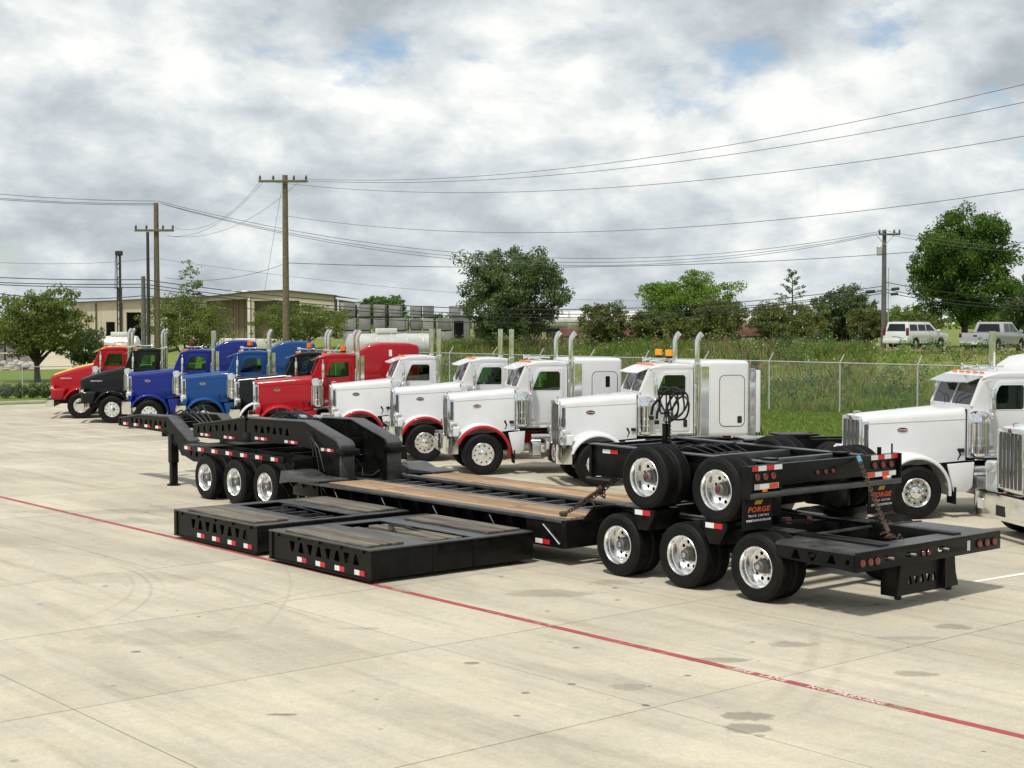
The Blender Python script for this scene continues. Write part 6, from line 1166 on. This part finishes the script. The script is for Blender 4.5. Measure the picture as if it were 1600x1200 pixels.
# ------------------------------------------------------------------ cars on the bank
def car(label, px, d, z, rz, prof, top, wins, m, L, Wd, wr, wx, rear_glass, lights, bed=None, name='car', cat='car'):
    pz_ = W(px, d); t = thing(name, label, cat, (pz_.x, pz_.y, zg(pz_) + z), rz); hw = Wd / 2      # x forward
    arch = []
    bz = prof[0][1]; ra_ = wr + 0.06; lowr = [prof[0]]
    for x in sorted(wx):
        a0 = math.asin(max(-1, min(1, (bz - wr) / ra_)))
        lowr += [(x - ra_ * math.cos(a), wr + ra_ * math.sin(a)) for a in [a0 + (math.pi - 2 * a0) * k / 12 for k in range(13)]]
    MB().plate(lowr + list(prof[1:]), [], 'y', -hw, hw).build('body', m, t, 0.02, seg=2, ang=50)
    MB().box(-L / 2 + .3, L / 2 - .3, -hw + .26, hw - .26, .3, .95).build('underbody', M['dark'], t)
    secs = []
    for s in (0, 1):
        secs.append([(x, y * (hw - (0.03 if s == 0 else 0.17)), zz_) for (x, zz_) in (top[0] if s == 0 else top[1]) for y in ()])
    lo, hi = top
    MB().loft([[(x, y * (hw - 0.04), zq) for x, zq, y in ((lo[0][0], lo[0][1], -1), (lo[1][0], lo[1][1], -1), (lo[1][0], lo[1][1], 1), (lo[0][0], lo[0][1], 1))], [(x, y * (hw - 0.20), zq) for x, zq, y in ((hi[0][0], hi[0][1], -1), (hi[1][0], hi[1][1], -1), (hi[1][0], hi[1][1], 1), (hi[0][0], hi[0][1], 1))]]).build('cabin', m, t, 0.06, seg=3, ang=50)
    z0, z1 = lo[0][1], hi[0][1]
    def yz(zq): return hw - 0.04 - 0.16 * (zq - z0) / (z1 - z0) + 0.004
    for q in wins:
        for s in (-1, 1):
            MB().loft([[(x, s * yz(zq), zq) for x, zq in q], [(x, s * (yz(zq) + 0.006), zq) for x, zq in q]]).build('side_window', M['glass_dark'] if False else M['dark_glass'], t)
    def xr(zq): f = (zq - z0) / (z1 - z0); return lo[0][0] + (hi[0][0] - lo[0][0]) * f
    def xf(zq): f = (zq - z0) / (z1 - z0); return lo[1][0] + (hi[1][0] - lo[1][0]) * f
    za, zb_ = rear_glass; q = [(-.74, za), (.74, za), (.62, zb_), (-.62, zb_)]
    MB().loft([[(xr(zq) - .004, y, zq) for y, zq in q], [(xr(zq) - .010, y, zq) for y, zq in q]]).build('rear_window', M['dark_glass'], t); MB().loft([[(xf(zq) + .004, y, zq) for y, zq in q], [(xf(zq) + .010, y, zq) for y, zq in q]]).build('windscreen', M['dark_glass'], t)
    xb = prof[0][0]
    for s in (-1, 1):
        MB().box(xb - .012, xb + .10, s * (hw - .17), s * (hw + .006), lights[0], lights[1]).build('tail_light', M['lens_red'], t, 0.02); MB().box(L / 2 - .12, L / 2 + .01, s * (hw - .4), s * (hw - .06), .80, 1.0).build('headlight', M['lens'], t, 0.02)
        for x in wx:
            wh_ = MB(); wh_.lathe([(0.2, 0), (wr * .7, -.02), (wr * .95, 0), (wr, .05), (wr, .2), (wr * .7, .24), (.05, .24)], 24, 0, (0, 0, 0), 'y'); wh_.lathe([(wr * .62, -.012), (wr * .5, .03), (wr * .25, .0), (.01, -.02)], 20, 1, (0, 0, 0), 'y')
            w_ = link('wheel', cached(('cw', wr), lambda: wh_.mesh('wheel', [M['rubber'], M['alu']])), t, (x, s * (hw - .02), wr), (0, 0, 0 if s < 0 else math.pi))
        MB().box(top[0][1][0] - .35, top[0][1][0] - .12, s * (hw + .02), s * (hw + .22), z0 + .02, z0 + .2).build('door_mirror', m, t, 0.03)
    return t
M['dark_glass'] = mat('dark_car_glass', (0.012, 0.014, 0.016), 0.08, var=0.1, scale=3, spec=0.35)
HD = R(-1)
suv = car('white SUV parked on the bank facing away to the right', 1431, 105, 0.02, R(2), [(-2.52, 0.42), (2.5, 0.35), (2.56, 0.75), (2.50, 1.08), (1.2, 1.20), (-2.50, 1.22), (-2.56, 0.7)], (((-2.46, 1.20), (1.35, 1.20)), ((-2.30, 1.90), (0.45, 1.90))),
    ([(-2.2, 1.30), (-1.25, 1.30), (-1.25, 1.74), (-2.12, 1.74)], [(-1.12, 1.30), (-0.25, 1.30), (-0.25, 1.74), (-1.12, 1.74)], [(-0.15, 1.30), (0.92, 1.30), (0.36, 1.74), (-0.15, 1.74)]), M['white_paint'], 5.1, 2.0, 0.40, (-1.50, 1.62), (1.28, 1.78), (0.95, 1.5), name='parked_suv')
MB().box(-2.66, -2.50, -.98, .98, .42, .72).build('rear_bumper', M['white_paint'], suv, 0.05); MB().box(-2.575, -2.565, -.28, .28, .92, 1.08).build('number_plate', M['logo_white'], suv)
for s in (-1, 1): MB().cyl((-1.9, s * .72, 1.96), (0.2, s * .72, 1.96), 0.025, n=6).build('roof_rail', M['alu'], suv)
pk = car('silver pickup truck parked on the bank right of the white SUV', 1553, 92, 0.02, R(10), [(-2.88, 0.5), (2.85, 0.42), (2.9, 0.8), (2.82, 1.10), (1.5, 1.22), (-2.86, 1.22), (-2.9, 0.8)], (((-0.95, 1.20), (1.65, 1.20)), ((-0.70, 1.88), (0.80, 1.88))),
    ([(-0.72, 1.28), (0.05, 1.28), (0.05, 1.76), (-0.60, 1.76)], [(0.15, 1.28), (1.25, 1.28), (0.75, 1.76), (0.15, 1.76)]), M['silver_paint'], 5.8, 2.03, 0.42, (-1.78, 1.85), (1.28, 1.76), (0.92, 1.2), name='parked_pickup', cat='pickup')
MB().box(-2.83, -1.05, -.85, .85, 1.19, 1.235).build('bed_floor', M['dark'], pk); MB().box(-3.0, -2.86, -.95, .95, .48, .70).build('rear_bumper', M['chrome'], pk, 0.03); MB().box(-2.912, -2.9, -.12, .12, 1.02, 1.09).build('tailgate_handle', M['dark'], pk); MB().box(-3.012, -3.0, -.17, .17, .54, .64).build('number_plate', M['logo_white'], pk)
car('dark grey car roof showing above the weeds left of the white SUV', 1302, 116, -0.05, R(-35), [(-2.3, 0.35), (2.25, 0.3), (2.3, 0.6), (2.2, 0.85), (1.0, 0.98), (-2.25, 1.0), (-2.3, 0.6)], (((-2.0, 0.98), (1.15, 0.98)), ((-1.1, 1.45), (0.25, 1.45))), ([(-1.45, 1.02), (-0.4, 1.02), (-0.4, 1.38), (-1.0, 1.38)], [(-0.3, 1.02), (0.85, 1.02), (0.2, 1.38), (-0.3, 1.38)]), mat('grey_car_paint', (0.12, 0.13, 0.14), 0.3, 0.3, 0.8, var=0.05, scale=2), 4.6, 1.8, 0.33, (-1.35, 1.4), (1.05, 1.36), (0.75, 0.92), name='parked_car')

for k, (px, d, w_, z0, z1, lab) in enumerate(((372, 128, 3.0, 1.0, 1.9, 'white box trailer behind the blue trucks left of the tall pole'), (330, 132, 2.2, 1.0, 1.8, 'low white van body behind the leaning tree'), (420, 126, 2.0, 0.9, 1.7, 'white van body half hidden by the low bush'))):
    p = W(px, d); g0 = zg(p); t = thing('white_trailer', lab, 'trailer', Vector((p.x, p.y, g0)), -AZ + R(8)); MB().box(-w_ / 2, w_ / 2, -1.1, 1.1, 0.55, z1 - 0.4).build('box_body', M['white_wall'], t, 0.05)
    MB().box(-w_ / 2 + .05, w_ / 2 - .05, -1.0, 1.0, 0.4, 0.54).build('chassis', M['pole_dark'], t)
    for q in (-w_ * .3, w_ * .3): MB().cyl((q, -1.05, .4), (q, 1.05, .4), .4, n=14).build('wheel', M['rubber'], t)
